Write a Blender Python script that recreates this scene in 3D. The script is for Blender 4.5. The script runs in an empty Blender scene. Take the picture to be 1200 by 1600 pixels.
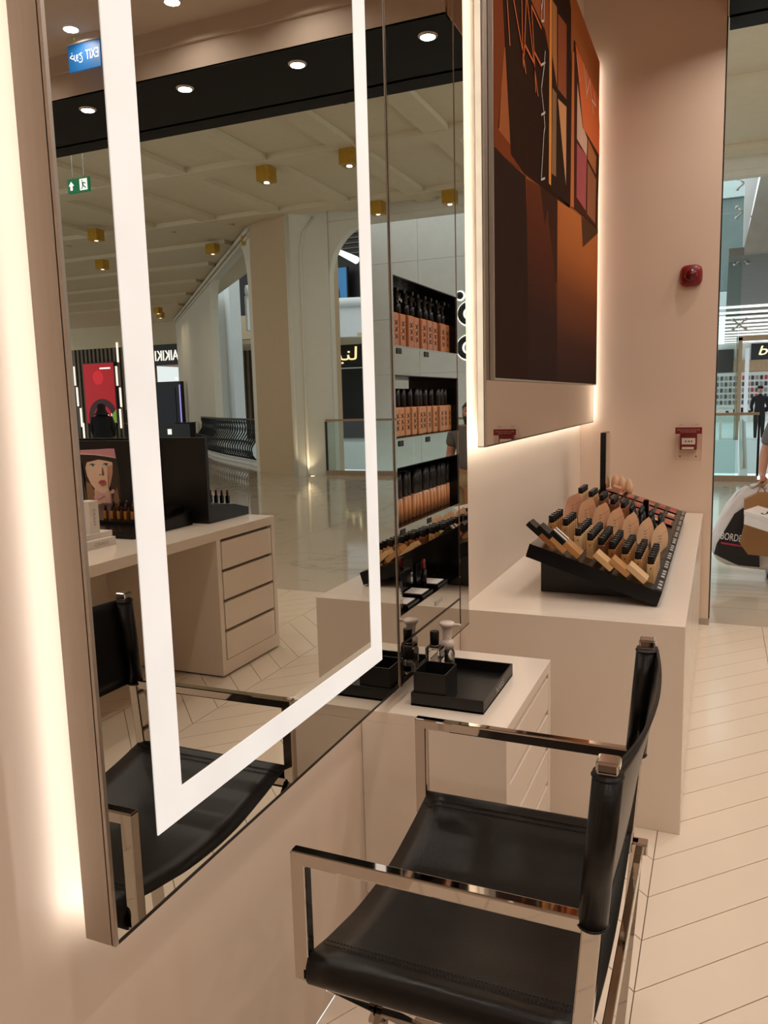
import bpy, bmesh, math, random
from mathutils import Vector, Matrix
random.seed(7)
PI = math.pi
SC = bpy.context.scene
COL = SC.collection

# ------------------------------------------------------------------ camera
cam_data = bpy.data.cameras.new('camera')
cam = bpy.data.objects.new('camera', cam_data)
COL.objects.link(cam)
SC.camera = cam
cam_data.sensor_fit = 'VERTICAL'
cam_data.sensor_height = 36.0
cam_data.lens = 1234.18 / 1600 * 36.0
cam_data.clip_start = 0.05
cam_data.clip_end = 300
RIGHT = (0.920766, 0.389244, -0.026057)
UP = (-0.030403, 0.138186, 0.98994)
FWD = (-0.388929, 0.91071, -0.139071)
cam.matrix_world = Matrix(((RIGHT[0], UP[0], -FWD[0], 0.85), (RIGHT[1], UP[1], -FWD[1], 0.0),
                           (RIGHT[2], UP[2], -FWD[2], 1.65), (0, 0, 0, 1)))

# ------------------------------------------------------------------ world, exposure
world = bpy.data.worlds.new('sky')
SC.world = world
world.use_nodes = True
bg = world.node_tree.nodes['Background']
bg.inputs[0].default_value = (0.86, 0.95, 1.0, 1)
bg.inputs[1].default_value = 1.5
SC.view_settings.view_transform = 'Standard'
SC.view_settings.look = 'None'
SC.view_settings.gamma = 1
SC.view_settings.use_curve_mapping = False
SC.view_settings.exposure = 0.0

STORE_WARM = (1.0, 0.895, 0.815)
LAMP_W = 8.8          # each store downlight
SOFFIT_W = 8.0        # each shopfront soffit downlight
MALL_W = 12.5          # each gold cube lamp of the mall
LED = 9.5             # backlight strips
ETCH = 0.66            # lit border of the vanity mirror


def area_lamp(name, loc, size, power, color, spread=PI, rot=(0, 0, 0)):
    l = bpy.data.lights.new(name, 'AREA')
    l.shape = 'DISK'
    l.size = size
    l.energy = power
    l.color = color
    l.spread = spread
    o = bpy.data.objects.new(name, l)
    o.location = loc
    o.rotation_euler = rot
    COL.objects.link(o)
    return o


# ------------------------------------------------------------------ materials
def lin(c):
    out = []
    for v in c[:3]:
        v = v / 255.0
        out.append(v / 12.92 if v <= 0.04045 else ((v + 0.055) / 1.055) ** 2.4)
    return tuple(out) + (1.0,)


def mat(name, col, rough=0.5, metal=0.0, vary=0.06, scale=6.0, bump=0.0, spec=0.5, coat=0.0, stretch=None, rvary=0.0):
    m = bpy.data.materials.new(name)
    m.use_nodes = True
    nt = m.node_tree
    b = nt.nodes['Principled BSDF']
    b.inputs['Roughness'].default_value = rough
    b.inputs['Metallic'].default_value = metal
    b.inputs['Specular IOR Level'].default_value = spec
    if coat:
        b.inputs['Coat Weight'].default_value = coat
        b.inputs['Coat Roughness'].default_value = 0.05
    tc = nt.nodes.new('ShaderNodeTexCoord')
    mp = nt.nodes.new('ShaderNodeMapping')
    if stretch:
        mp.inputs['Scale'].default_value = stretch
    n = nt.nodes.new('ShaderNodeTexNoise')
    n.inputs['Scale'].default_value = scale
    n.inputs['Detail'].default_value = 4
    nt.links.new(tc.outputs['Object'], mp.inputs['Vector'])
    nt.links.new(mp.outputs[0], n.inputs['Vector'])
    cr = nt.nodes.new('ShaderNodeValToRGB')
    c = lin(col)
    cr.color_ramp.elements[0].position = 0.3
    cr.color_ramp.elements[1].position = 0.7
    cr.color_ramp.elements[0].color = tuple(v * (1 - vary) for v in c[:3]) + (1,)
    cr.color_ramp.elements[1].color = tuple(min(1, v * (1 + vary)) for v in c[:3]) + (1,)
    nt.links.new(n.outputs['Fac'], cr.inputs['Fac'])
    nt.links.new(cr.outputs['Color'], b.inputs['Base Color'])
    if rvary:
        mr = nt.nodes.new('ShaderNodeMapRange')
        mr.inputs['To Min'].default_value = max(0.0, rough - rvary)
        mr.inputs['To Max'].default_value = rough + rvary
        nt.links.new(n.outputs['Fac'], mr.inputs['Value'])
        nt.links.new(mr.outputs[0], b.inputs['Roughness'])
    if bump:
        bp = nt.nodes.new('ShaderNodeBump')
        bp.inputs['Strength'].default_value = bump
        bp.inputs['Distance'].default_value = 0.01
        nt.links.new(n.outputs['Fac'], bp.inputs['Height'])
        nt.links.new(bp.outputs[0], b.inputs['Normal'])
    return m


def emit(name, col, strength, vary=0.0, scale=5.0):
    m = bpy.data.materials.new(name)
    m.use_nodes = True
    nt = m.node_tree
    b = nt.nodes['Principled BSDF']
    c = lin(col)
    b.inputs['Base Color'].default_value = tuple(v * 0.5 for v in c[:3]) + (1,)
    b.inputs['Emission Color'].default_value = c
    b.inputs['Emission Strength'].default_value = strength
    if vary:
        tc = nt.nodes.new('ShaderNodeTexCoord')
        n = nt.nodes.new('ShaderNodeTexNoise')
        n.inputs['Scale'].default_value = scale
        nt.links.new(tc.outputs['Object'], n.inputs['Vector'])
        mr = nt.nodes.new('ShaderNodeMapRange')
        mr.inputs['From Min'].default_value = 0.3
        mr.inputs['From Max'].default_value = 0.7
        mr.inputs['To Min'].default_value = strength * (1 - vary)
        mr.inputs['To Max'].default_value = strength * (1 + vary)
        nt.links.new(n.outputs['Fac'], mr.inputs['Value'])
        nt.links.new(mr.outputs[0], b.inputs['Emission Strength'])
    return m


def glass(name, col, rough=0.0, alpha=0.15):
    """clear sheet: mostly transparent, mirror-like at grazing angles"""
    m = bpy.data.materials.new(name)
    m.use_nodes = True
    nt = m.node_tree
    nt.nodes.remove(nt.nodes['Principled BSDF'])
    out = nt.nodes['Material Output']
    tr = nt.nodes.new('ShaderNodeBsdfTransparent')
    tr.inputs[0].default_value = lin(col)
    gl = nt.nodes.new('ShaderNodeBsdfGlossy')
    gl.inputs['Roughness'].default_value = rough
    gl.inputs[0].default_value = (1, 1, 1, 1)
    fr = nt.nodes.new('ShaderNodeFresnel')
    fr.inputs['IOR'].default_value = 1.45
    mx = nt.nodes.new('ShaderNodeMixShader')
    gm = nt.nodes.new('ShaderNodeNewGeometry')
    sb = nt.nodes.new('ShaderNodeMath')
    sb.operation = 'SUBTRACT'
    sb.inputs[0].default_value = 1.0
    nt.links.new(gm.outputs['Backfacing'], sb.inputs[1])
    ml = nt.nodes.new('ShaderNodeMath')
    ml.operation = 'MULTIPLY'
    nt.links.new(fr.outputs[0], ml.inputs[0])
    nt.links.new(sb.outputs[0], ml.inputs[1])
    nt.links.new(ml.outputs[0], mx.inputs[0])
    nt.links.new(tr.outputs[0], mx.inputs[1])
    nt.links.new(gl.outputs[0], mx.inputs[2])
    nt.links.new(mx.outputs[0], out.inputs['Surface'])
    return m


def solid_glass(name, col, ior):
    m = bpy.data.materials.new(name)
    m.use_nodes = True
    b = m.node_tree.nodes['Principled BSDF']
    b.inputs['Base Color'].default_value = lin(col)
    b.inputs['Roughness'].default_value = 0.0
    b.inputs['Transmission Weight'].default_value = 1.0
    b.inputs['IOR'].default_value = ior
    return m


M = {}
M['wall'] = mat('wall_paint', (226, 208, 190), 0.45, vary=0.015, scale=2)
M['wall_front'] = mat('front_wall_paint', (218, 194, 173), 0.45, vary=0.015, scale=2)
M['side_glow'] = emit('side_glow_emission', (255, 238, 208), 0.62, vary=0.12, scale=9)  # emission that makes the poster box side look lit
M['led_wide'] = emit('led_strip_wide', (255, 246, 232), LED * 2.4)
M['wall_gloss'] = mat('lacquered_panel', (226, 208, 190), 0.28, vary=0.015, scale=2)
M['lacquer'] = mat('white_lacquer', (232, 218, 202), 0.16, vary=0.012, scale=3)
M['lacquer_top'] = M['lacquer']
M['tile'] = mat('cream_floor_tile', (232, 216, 196), 0.15, vary=0.03, scale=1.5, rvary=0.04)
M['grout'] = mat('floor_grout', (120, 100, 82), 0.8)
M['ceiling'] = mat('ceiling_paint', (205, 188, 172), 0.8, vary=0.02)
M['black_soffit'] = mat('black_soffit', (15, 14, 14), 0.6, spec=0.2)
M['mirror'] = mat('mirror_silver', (206, 204, 197), 0.0, 1.0, vary=0.003)
M['mirror_dark'] = mat('mirror_silver_strip', (205, 202, 194), 0.0, 1.0, vary=0.003)
M['brushed'] = mat('brushed_steel', (186, 176, 166), 0.40, 1.0, vary=0.08, scale=30, stretch=(1, 1, 0.03))
M['chrome'] = mat('polished_chrome', (200, 193, 186), 0.04, 1.0, vary=0.01)
M['edge_dark'] = mat('dark_mirror_edge', (34, 26, 22), 0.3, 0.6)
M['leather'] = mat('black_leather', (15, 12, 10), 0.31, vary=0.15, scale=160, bump=0.05, spec=0.32)
M['thread'] = mat('black_thread', (12, 10, 9), 0.7)
M['black_gloss'] = mat('black_acrylic', (8, 7, 7), 0.24, vary=0.1, spec=0.3)
M['black_satin'] = mat('black_satin', (9, 8, 8), 0.40, vary=0.1)
M['black_cap'] = mat('black_plastic_cap', (8, 7, 7), 0.3, spec=0.35)
M['gray_print'] = mat('grey_print', (170, 165, 158), 0.6)
M['white_print'] = mat('white_print', (225, 222, 216), 0.6)
M['red_plastic'] = mat('red_plastic', (122, 12, 18), 0.3)
M['dark_red'] = mat('dark_red_lens', (92, 8, 14), 0.12)
M['pump_white'] = mat('white_pump_plastic', (222, 205, 194), 0.35)
M['clear'] = glass('clear_acrylic', (252, 250, 248))
M['bottle_glass'] = solid_glass('clear_bottle_glass', (246, 244, 240), 1.45)
M['liquid'] = solid_glass('clear_liquid', (214, 206, 200), 1.33)
M['green_glass'] = glass('greenish_glass', (238, 245, 242))
M['green_glass_b'] = glass('teal_glass', (236, 245, 243))
TONES = [(150, 94, 52), (196, 152, 100), (212, 172, 122), (178, 126, 72), (120, 70, 38), (190, 140, 88), (218, 182, 136)]
for i, t in enumerate(TONES):
    M['tone%d' % i] = mat('foundation_shade', t, 0.3, vary=0.05)
for i, t in enumerate([(196, 142, 112), (208, 158, 120), (216, 166, 126), (220, 172, 132), (224, 178, 138), (228, 186, 146), (232, 194, 154)]):
    M['leaf%d' % i] = mat('swatch_shade', t, 0.5, vary=0.05)
M['amber'] = mat('amber_bottle', (172, 106, 64), 0.2, vary=0.08, scale=20)
M['amber_b'] = mat('tan_bottle', (188, 130, 86), 0.2, vary=0.08, scale=20)
M['ink'] = mat('black_ink', (40, 24, 14), 0.6)
M['marble'] = mat('mall_marble', (196, 182, 164), 0.06, vary=0.03, scale=0.7)
M['mall_grout'] = mat('mall_joint', (110, 100, 84), 0.6)
M['mall_ceiling'] = mat('mall_ceiling_paint', (206, 190, 160), 0.85, vary=0.02)
M['mall_white'] = mat('mall_plaster', (214, 206, 188), 0.7, vary=0.02)
M['column_warm_lit'] = mat('column_warm_lit_plaster', (192, 164, 128), 0.7, vary=0.02)  # browner tint holds the warm light on the pier's left face
M['stone'] = mat('white_stone', (212, 210, 202), 0.45, vary=0.03)
M['fascia'] = mat('white_fascia', (226, 230, 230), 0.5, vary=0.02)
M['gold'] = mat('gold_cube', (190, 146, 52), 0.35, 0.7, vary=0.15, scale=8)
M['iron'] = mat('wrought_iron', (18, 18, 18), 0.5, 0.3)
M['wood'] = mat('oak_rail', (150, 122, 92), 0.5, vary=0.12, scale=4, stretch=(8, 8, 1))
M['slat'] = mat('facade_slat', (112, 98, 84), 0.6, vary=0.1)
M['dark'] = mat('dark_panel', (20, 19, 19), 0.4)
M['cloth_black'] = mat('black_cloth', (14, 13, 14), 0.85)
M['skin'] = mat('skin', (178, 124, 96), 0.5, vary=0.05)
M['hair'] = mat('dark_hair', (40, 28, 22), 0.7, vary=0.2, scale=40)
M['shirt'] = mat('grey_shirt', (96, 92, 88), 0.85)
M['khaki'] = mat('khaki_trousers', (150, 128, 92), 0.85)
M['shoe'] = mat('black_shoe', (18, 16, 16), 0.5)
M['bag_white'] = mat('white_plastic_bag', (206, 196, 188), 0.4, vary=0.06, scale=9, bump=0.5)
M['bag_black'] = mat('black_bag_print', (22, 18, 20), 0.35, scale=9, bump=0.4)
M['pink'] = mat('pink_print', (170, 40, 70), 0.5)
M['card_white'] = mat('white_card', (226, 216, 206), 0.45)
M['kraft'] = mat('kraft_card', (150, 106, 62), 0.6)
M['light_white'] = emit('lamp_white', (255, 248, 236), 7.0)
M['light_warm'] = emit('lamp_warm', (255, 236, 205), 7.0)
M['tube'] = emit('tube_white', (255, 250, 240), 1.6)
M['led'] = emit('led_strip', (255, 250, 244), LED)
M['etched'] = emit('lit_mirror_border', (255, 249, 242), ETCH, vary=0.05, scale=6)
M['sign_white'] = emit('sign_white', (255, 252, 245), 1.5)
M['sign_cream'] = emit('sign_cream', (255, 232, 170), 1.6)
M['sign_green'] = emit('sign_green', (20, 130, 78), 0.55)
M['sign_blue'] = emit('sign_blue', (28, 110, 180), 0.6)
M['screen_red'] = emit('screen_red', (205, 12, 28), 0.65)
M['screen_bright_red'] = emit('screen_bright_red', (235, 30, 42), 0.8)
M['screen_dark'] = emit('screen_dark', (70, 10, 16), 0.5)
M['screen_green'] = emit('screen_green', (150, 190, 60), 0.6)
M['screen_navy'] = emit('screen_navy', (22, 26, 36), 0.8)
M['screen_blue'] = emit('screen_blue', (60, 130, 190), 0.7)
M['violet'] = emit('violet_tube', (170, 160, 255), 1.2)


# ------------------------------------------------------------------ mesh helpers
class MB:
    def __init__(s, *mats):
        s.bm = bmesh.new()
        s.mats = list(mats)
        s.mi = 0

    def face(s, pts):
        f = s.bm.faces.new([s.bm.verts.new(p) for p in pts])
        f.material_index = s.mi
        return f

    def box(s, x0, x1, y0, y1, z0, z1, bev=0.0, rot=None, seg=2):
        c = Vector(((x0 + x1) / 2, (y0 + y1) / 2, (z0 + z1) / 2))
        d = (abs(x1 - x0), abs(y1 - y0), abs(z1 - z0))
        mt = Matrix.Translation(c) @ (rot.to_4x4() if rot else Matrix()) @ Matrix.Diagonal((*d, 1))
        r = bmesh.ops.create_cube(s.bm, size=1, matrix=mt)
        vs = r['verts']
        fs = {f for v in vs for f in v.link_faces}
        for f in fs:
            f.material_index = s.mi
        if bev > 0:
            es = {e for v in vs for e in v.link_edges}
            rr = bmesh.ops.bevel(s.bm, geom=list(es), offset=min(bev, min(d) * 0.45), segments=seg, profile=0.5, affect='EDGES', clamp_overlap=True)
            for f in rr['faces']:
                f.material_index = s.mi
        return s

    def tube(s, path, r, n=10, cap=True, closed=False, ell=1.0):
        P = [Vector(p) for p in path]
        rs = r if isinstance(r, (list, tuple)) else [r] * len(P)
        rings = []
        prev = None
        L = len(P)
        for i, p in enumerate(P):
            if closed:
                t = P[(i + 1) % L] - P[i - 1]
            elif i == 0:
                t = P[1] - P[0]
            elif i == L - 1:
                t = P[-1] - P[-2]
            else:
                t = (P[i + 1] - p).normalized() + (p - P[i - 1]).normalized()
            t.normalize()
            if prev is None:
                a = Vector((0, 0, 1)) if abs(t.z) < 0.9 else Vector((1, 0, 0))
                u = t.cross(a).normalized()
            else:
                u = (prev - t * prev.dot(t)).normalized()
            prev = u
            v = t.cross(u)
            rings.append([s.bm.verts.new(p + (u * math.cos(2 * PI * k / n) + v * ell * math.sin(2 * PI * k / n)) * rs[i]) for k in range(n)])
        m = L if closed else L - 1
        for i in range(m):
            A, B = rings[i], rings[(i + 1) % L]
            for k in range(n):
                f = s.bm.faces.new((A[k], A[(k + 1) % n], B[(k + 1) % n], B[k]))
                f.material_index = s.mi
                f.smooth = True
        if cap and not closed:
            for ring, rev in ((rings[0], True), (rings[-1], False)):
                f = s.bm.faces.new(ring[::-1] if rev else ring)
                f.material_index = s.mi
        return s

    def lathe(s, prof, c=(0, 0, 0), n=24, sx=1.0, sy=1.0, cap=True):
        rings = []
        for r, z in prof:
            rings.append([s.bm.verts.new((c[0] + r * sx * math.cos(2 * PI * k / n), c[1] + r * sy * math.sin(2 * PI * k / n), c[2] + z)) for k in range(n)])
        for A, B in zip(rings, rings[1:]):
            for k in range(n):
                f = s.bm.faces.new((A[k], A[(k + 1) % n], B[(k + 1) % n], B[k]))
                f.material_index = s.mi
                f.smooth = True
        if cap:
            for ring, rev in ((rings[0], True), (rings[-1], False)):
                if (ring[0].co - ring[n // 2].co).length > 1e-5:
                    f = s.bm.faces.new(ring[::-1] if rev else ring)
                    f.material_index = s.mi
        return s

    def prism(s, poly, a0, a1, axis='z'):
        def P(u, v, w):
            return {'z': (u, v, w), 'y': (u, w, v), 'x': (w, u, v)}[axis]
        A = [s.bm.verts.new(P(u, v, a0)) for u, v in poly]
        B = [s.bm.verts.new(P(u, v, a1)) for u, v in poly]
        n = len(poly)
        fs = [s.bm.faces.new(A[::-1]), s.bm.faces.new(B)]
        for k in range(n):
            fs.append(s.bm.faces.new((A[k], A[(k + 1) % n], B[(k + 1) % n], B[k])))
        for f in fs:
            f.material_index = s.mi
        bmesh.ops.recalc_face_normals(s.bm, faces=fs)
        return s

    def sphere(s, c, r, n=12, sz=1.0, sx=1.0, sy=1.0):
        mt = Matrix.Translation(c) @ Matrix.Diagonal((r * sx, r * sy, r * sz, 1))
        g = bmesh.ops.create_uvsphere(s.bm, u_segments=n, v_segments=max(6, n * 2 // 3), radius=1, matrix=mt)
        for f in {f for v in g['verts'] for f in v.link_faces}:
            f.material_index = s.mi
            f.smooth = True
        return s

    def mesh(s, name, smooth=False):
        me = bpy.data.meshes.new(name)
        s.bm.normal_update()
        s.bm.to_mesh(me)
        s.bm.free()
        for m in s.mats:
            me.materials.append(m)
        if smooth:
            for p in me.polygons:
                p.use_smooth = True
        return me


def world_loc(o):
    v = Vector((0, 0, 0))
    while o:
        v += o.location
        o = o.parent
    return v


def obj(name, mb, parent=None, smooth=False, kind=None, label=None, local=False):
    me = mb.mesh(name, smooth) if isinstance(mb, MB) else mb
    o = bpy.data.objects.new(name, me)
    COL.objects.link(o)
    if parent is not None:
        if not local:
            me.transform(Matrix.Translation(-world_loc(parent)))
        o.parent = parent
    if kind:
        o['kind'] = kind
    if label:
        o['label'] = label
    return o


def thing(name, label, cat, loc=(0, 0, 0), group=None):
    o = bpy.data.objects.new(name, None)
    o.empty_display_size = 0.05
    COL.objects.link(o)
    o.location = loc
    o['label'] = label
    o['category'] = cat
    if group:
        o['group'] = group
    return o


def tag(o, label, cat, group=None):
    o['label'] = label
    o['category'] = cat
    if group:
        o['group'] = group
    return o


def struct(name, mb, smooth=False):
    o = obj(name, mb, None, smooth)
    o['kind'] = 'structure'
    return o


def dup(root, loc, label=None, group=None, mats=None, rz=0.0):
    r = root.copy()
    COL.objects.link(r)
    r.location = loc
    r.rotation_euler = (0, 0, rz)
    if label:
        r['label'] = label
    if group:
        r['group'] = group
    for ch in list(root.children):
        c = ch.copy()
        if mats and ch.name.split('.')[0] in mats:
            c.data = mats[ch.name.split('.')[0]]
        COL.objects.link(c)
        c.parent = r
        for g in list(ch.children):
            d = g.copy()
            COL.objects.link(d)
            d.parent = c
    return r


def text_mesh(name, body, m, width=None, height=None, depth=0.0, shear=0.0):
    cu = bpy.data.curves.new('tmp_text', 'FONT')
    cu.body = body
    cu.extrude = depth
    cu.shear = shear
    cu.resolution_u = 3
    t = bpy.data.objects.new('tmp_text', cu)
    COL.objects.link(t)
    dg = bpy.context.evaluated_depsgraph_get()
    me = bpy.data.meshes.new_from_object(t.evaluated_get(dg))
    bpy.data.objects.remove(t)
    bpy.data.curves.remove(cu)
    me.name = name
    me.materials.clear()
    me.materials.append(m)
    xs = [v.co.x for v in me.vertices]
    ys = [v.co.y for v in me.vertices]
    w, h = max(xs) - min(xs), max(ys) - min(ys)
    cx, cy = (max(xs) + min(xs)) / 2, (max(ys) + min(ys)) / 2
    sx = width / w if width else None
    sy = height / h if height else None
    sx = sx or sy
    sy = sy or sx
    me.transform(Matrix.Diagonal((sx, sy, 1, 1)) @ Matrix.Translation((-cx, -cy, 0)))
    return me


def place_text(name, body, m, loc, facing, parent, width=None, height=None, depth=0.001, shear=0.0, spin=0.0):
    """facing: unit normal of the lettering (horizontal direction or +z)"""
    me = text_mesh(name, body, m, width, height, depth, shear)
    nrm = Vector(facing).normalized()
    if abs(nrm.z) > 0.9:
        rm = Matrix.Rotation(spin, 4, 'Z')
    else:
        right = Vector((0, 0, 1)).cross(nrm).normalized()
        up = nrm.cross(right).normalized()
        rm = Matrix((right, up, nrm)).transposed().to_4x4() @ Matrix.Rotation(spin, 4, 'Z')
    me.transform(Matrix.Translation(Vector(loc)) @ rm)
    return obj(name, me, parent)


def ribbon(mb, pts, w, x):
    """flat printed stroke in the plane x = const; pts are (y, z)"""
    for a, b in zip(pts, pts[1:]):
        d = Vector((b[0] - a[0], b[1] - a[1]))
        if d.length < 1e-6:
            continue
        d.normalize()
        n = Vector((-d.y, d.x)) * w / 2
        q = [(a[0] + n.x, a[1] + n.y), (a[0] - n.x, a[1] - n.y), (b[0] - n.x, b[1] - n.y), (b[0] + n.x, b[1] + n.y)]
        mb.face([(x, u, v) for u, v in q])


def ordn(i):
    return ['first', 'second', 'third', 'fourth', 'fifth', 'sixth', 'seventh', 'eighth', 'ninth', 'tenth', 'eleventh', 'twelfth', 'thirteenth', 'fourteenth', 'fifteenth', 'sixteenth', 'seventeenth', 'eighteenth', 'nineteenth', 'twentieth'][i]


# ================================================================== STORE SHELL
WX = -0.10            # left wall face
WY = 5.95             # front wall (with the fire alarm)
SY = 6.02             # edge of the herringbone
CH = 4.36             # store ceiling

w = MB(M['wall'])
w.box(WX - 0.12, WX, 0.775, 6.2, 0, 5.0)
wall_left = struct('wall_left', w)
w = MB(M['wall'])
w.box(WX - 0.12, WX + 0.018, -3.2, 0.768, 0, CH)
obj('panel', w, wall_left)
w = MB(M['wall_front'])
w.box(WX, 0.81, WY, 6.2, 0, 5.9)
wb = struct('wall_front', w)
w = MB(M['brushed'])
w.box(0.70, 0.8105, WY - 0.006, WY, 0, 0.045)
w.box(0.81, 0.816, WY - 0.006, 6.2, 0, 0.045)
obj('base_trim', w, wb)
w = MB(M['edge_dark'])
w.box(0.81, 0.818, WY + 0.02, 6.2, 0.045, 5.9)
obj('edge_trim', w, wb)
w = MB(M['wall'])
w.box(7.0, 7.12, -3.2, 6.2, 0, CH)
struct('wall_right', w)
w = MB(M['wall'])
w.box(WX, 7.0, -3.3, -3.2, 0, CH)
struct('wall_rear', w)
w = MB(M['ceiling'])
w.box(WX, 7.0, -3.2, 5.1, CH, CH + 0.1)
struct('ceiling', w)
# stepped plaster bulkhead between ceiling and black soffit
w = MB(M['ceiling'])
w.box(0.822, 7.0, 5.075, 5.1, 4.235, CH)
struct('trim_1', w)
w = MB(M['ceiling'])
w.box(0.822, 7.0, 5.1, 5.14, 4.05, 5.9)
struct('trim_3', w)
w = MB(M['ceiling'])
w.box(WX, 0.822, 5.1, 6.0, CH, CH + 0.1)
struct('trim_9', w)
w = MB(M['ceiling'])
w.box(0.815, 0.825, 5.14, 5.96, 4.06, 5.9)
struct('trim_10', w)
w = MB(M['black_soffit'])
w.box(0.822, 7.0, 5.12, 6.0, 4.06, 4.10)
w.box(0.822, 7.0, 5.10, 5.20, 4.045, 4.06)
w.box(0.826, 7.0, 5.96, 6.2, 4.06, 5.9)
sf = struct('trim_4', w)

# herringbone floor: grout bed plus single tiles
w = MB(M['grout'])
w.box(WX, 7.0, -3.2, SY, -0.08, -0.004)
floor = struct('floor', w)


def clip_poly(poly, ymax):
    out = []
    for (a, b) in zip(poly, poly[1:] + poly[:1]):
        if a[1] <= ymax:
            out.append(a)
        if (a[1] <= ymax) != (b[1] <= ymax):
            t = (ymax - a[1]) / (b[1] - a[1])
            out.append((a[0] + (b[0] - a[0]) * t, ymax))
    return out


CW, PT, G = 0.4868, 0.2275, 0.0016
tile_mesh = {}
count = 0
rest = MB(M['tile'])
for c in range(-2, 13):
    x0 = 0.676 + CW * c
    up = c % 2 == 0
    for k in range(-18, 30):
        yb = 2.777 + PT * k
        if up:
            poly = [(x0 + G, yb + G), (x0 + CW - G, yb + CW + G), (x0 + CW - G, yb + CW + PT - G * 1.8), (x0 + G, yb + PT - G * 1.8)]
        else:
            poly = [(x0 + G, yb + CW + G), (x0 + CW - G, yb + G), (x0 + CW - G, yb + PT - G * 1.8), (x0 + G, yb + CW + PT - G * 1.8)]
        if min(p[1] for p in poly) > SY - 0.01 or max(p[1] for p in poly) < -3.1 or x0 < WX - 0.5:
            continue
        poly = [(max(p[0], WX + 0.002), p[1]) for p in poly] if x0 < WX else poly
        ymax = max(p[1] for p in poly)
        near = yb + CW > 1.35 and -1 <= c <= 6
        if not near or count >= 298:
            q = clip_poly(poly, SY - 0.003)
            if len(q) >= 3 and yb > -2.8:
                rest.prism(q, -0.006, 0.0)
            continue
        count += 1
        if ymax > SY - 0.003:
            q = clip_poly(poly, SY - 0.003)
            if len(q) < 3:
                continue
            obj('tile', MB(M['tile']).prism(q, -0.006, 0.0), floor)
        else:
            key = (up, x0 < WX)
            if key not in tile_mesh:
                tile_mesh[key] = (MB(M['tile']).prism([(p[0] - x0, p[1] - yb) for p in poly], -0.006, 0.0)).mesh('tile')
            t = bpy.data.objects.new('tile', tile_mesh[key])
            COL.objects.link(t)
            t.location = (x0, yb, 0)
            t.parent = floor
o = obj('far_tiling', rest, floor)
o['kind'] = 'stuff'


# ================================================================== LAMPS
def downlight(x, y, z, label, power, color, group, r=0.05):
    t = thing('downlight', label, 'ceiling light', (x, y, z), group)
    m = MB(M['card_white'])
    m.lathe([(r * 0.85, 0), (r * 1.35, -0.004), (r * 1.35, 0.006), (r * 0.85, 0.006)], (x, y, z), 20, cap=False)
    obj('ring', m, t)
    m = MB(M['light_white'])
    m.lathe([(r * 0.86, 0.001), (0.0001, 0.001)], (x, y, z), 18, cap=False)
    obj('lens', m, t)
    area_lamp('downlight_lamp', (x, y, z - 0.012), r * 2, power, color, 2.6)
    return t


for i, x in enumerate((1.03, 2.02, 3.0, 3.96, 4.95, 5.9)):
    downlight(x, 5.36, 4.06, '%s downlight from the poster wall in the black shopfront soffit' % ordn(i), SOFFIT_W, STORE_WARM, 'soffit downlights')
n = 0
for y, xs in ((4.77, (1.75, 2.64, 3.53, 4.42)), (3.5, (1.05, 2.3, 3.9)), (2.3, (0.75, 2.0, 3.6, 5.4)), (0.9, (0.75, 2.0, 3.6, 5.4)), (-1.2, (0.8, 2.4, 4.4))):  # second-row lamp nearest the counter is added to brighten the floor there
    for x in xs:
        downlight(x, y, CH, 'recessed white downlight in the beige store ceiling, lamp row %s, %s from the mirrors' % (ordn([4.77, 3.5, 2.3, 0.9, -1.2].index(y)), ordn(xs.index(x))), LAMP_W * (0.4 if y == 4.77 else 1.0), STORE_WARM, 'store ceiling downlights')


# ================================================================== LIT VANITY MIRROR
def mirror_box(t, y0, y1, z0, z1, d=0.06, led='led'):
    obj('housing', MB(M['brushed']).box(-d, -0.006, y0, y1, z0, z1), t)
    obj('front_edge', MB(M['brushed']).box(-0.008, 0.0, y0, y0 + 0.007, z0, z1), t)
    obj('front_edge', MB(M['brushed']).box(-0.008, 0.0, y1 - 0.004, y1, z0, z1), t)
    obj('bottom_edge', MB(M['edge_dark']).box(-0.008, 0.0, y0 + 0.007, y1 - 0.004, z0, z0 + 0.006), t, label='dark bottom edge of the mirror')
    s = MB(M[led])
    ins = 0.012 if led == 'led' else 0.12
    for q in ((y0 + ins, y0 + ins + 0.010, z0 + 0.02, z1), (y1 - 0.022, y1 - 0.012, z0 + 0.02, z1), (y0 + 0.03, y1 - 0.03, z0 + 0.012, z0 + 0.022)):
        s.box(-d - 0.006, -d, *q)
    obj('backlight_strip', s, t, label='glowing LED strip behind the housing')


MT = 3.9
t = thing('vanity_mirror', 'tall wall mirror with a glowing white border in a brushed steel box', 'mirror', (-0.03, 1.47, 0.811))
mirror_box(t, 0.872, 2.074, 0.811, MT)
obj('glass', MB(M['mirror']).box(-0.006, -0.001, 0.879, 2.070, 0.817, MT - 0.002), t)
s = MB(M['etched'])
xe = 0.0004
for q in ((0.987, 1.056, 0.936, MT - 0.12), (1.880, 1.950, 0.936, MT - 0.12)):
    s.box(-0.0012, xe, q[0], q[1], q[2], q[3])
s.box(-0.0012, xe, 1.056, 1.880, 0.936, 0.992)
s.box(-0.0012, xe, 1.056, 1.880, MT - 0.18, MT - 0.12)
obj('lit_border', s, t, label='frosted band that glows white around the glass')

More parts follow.
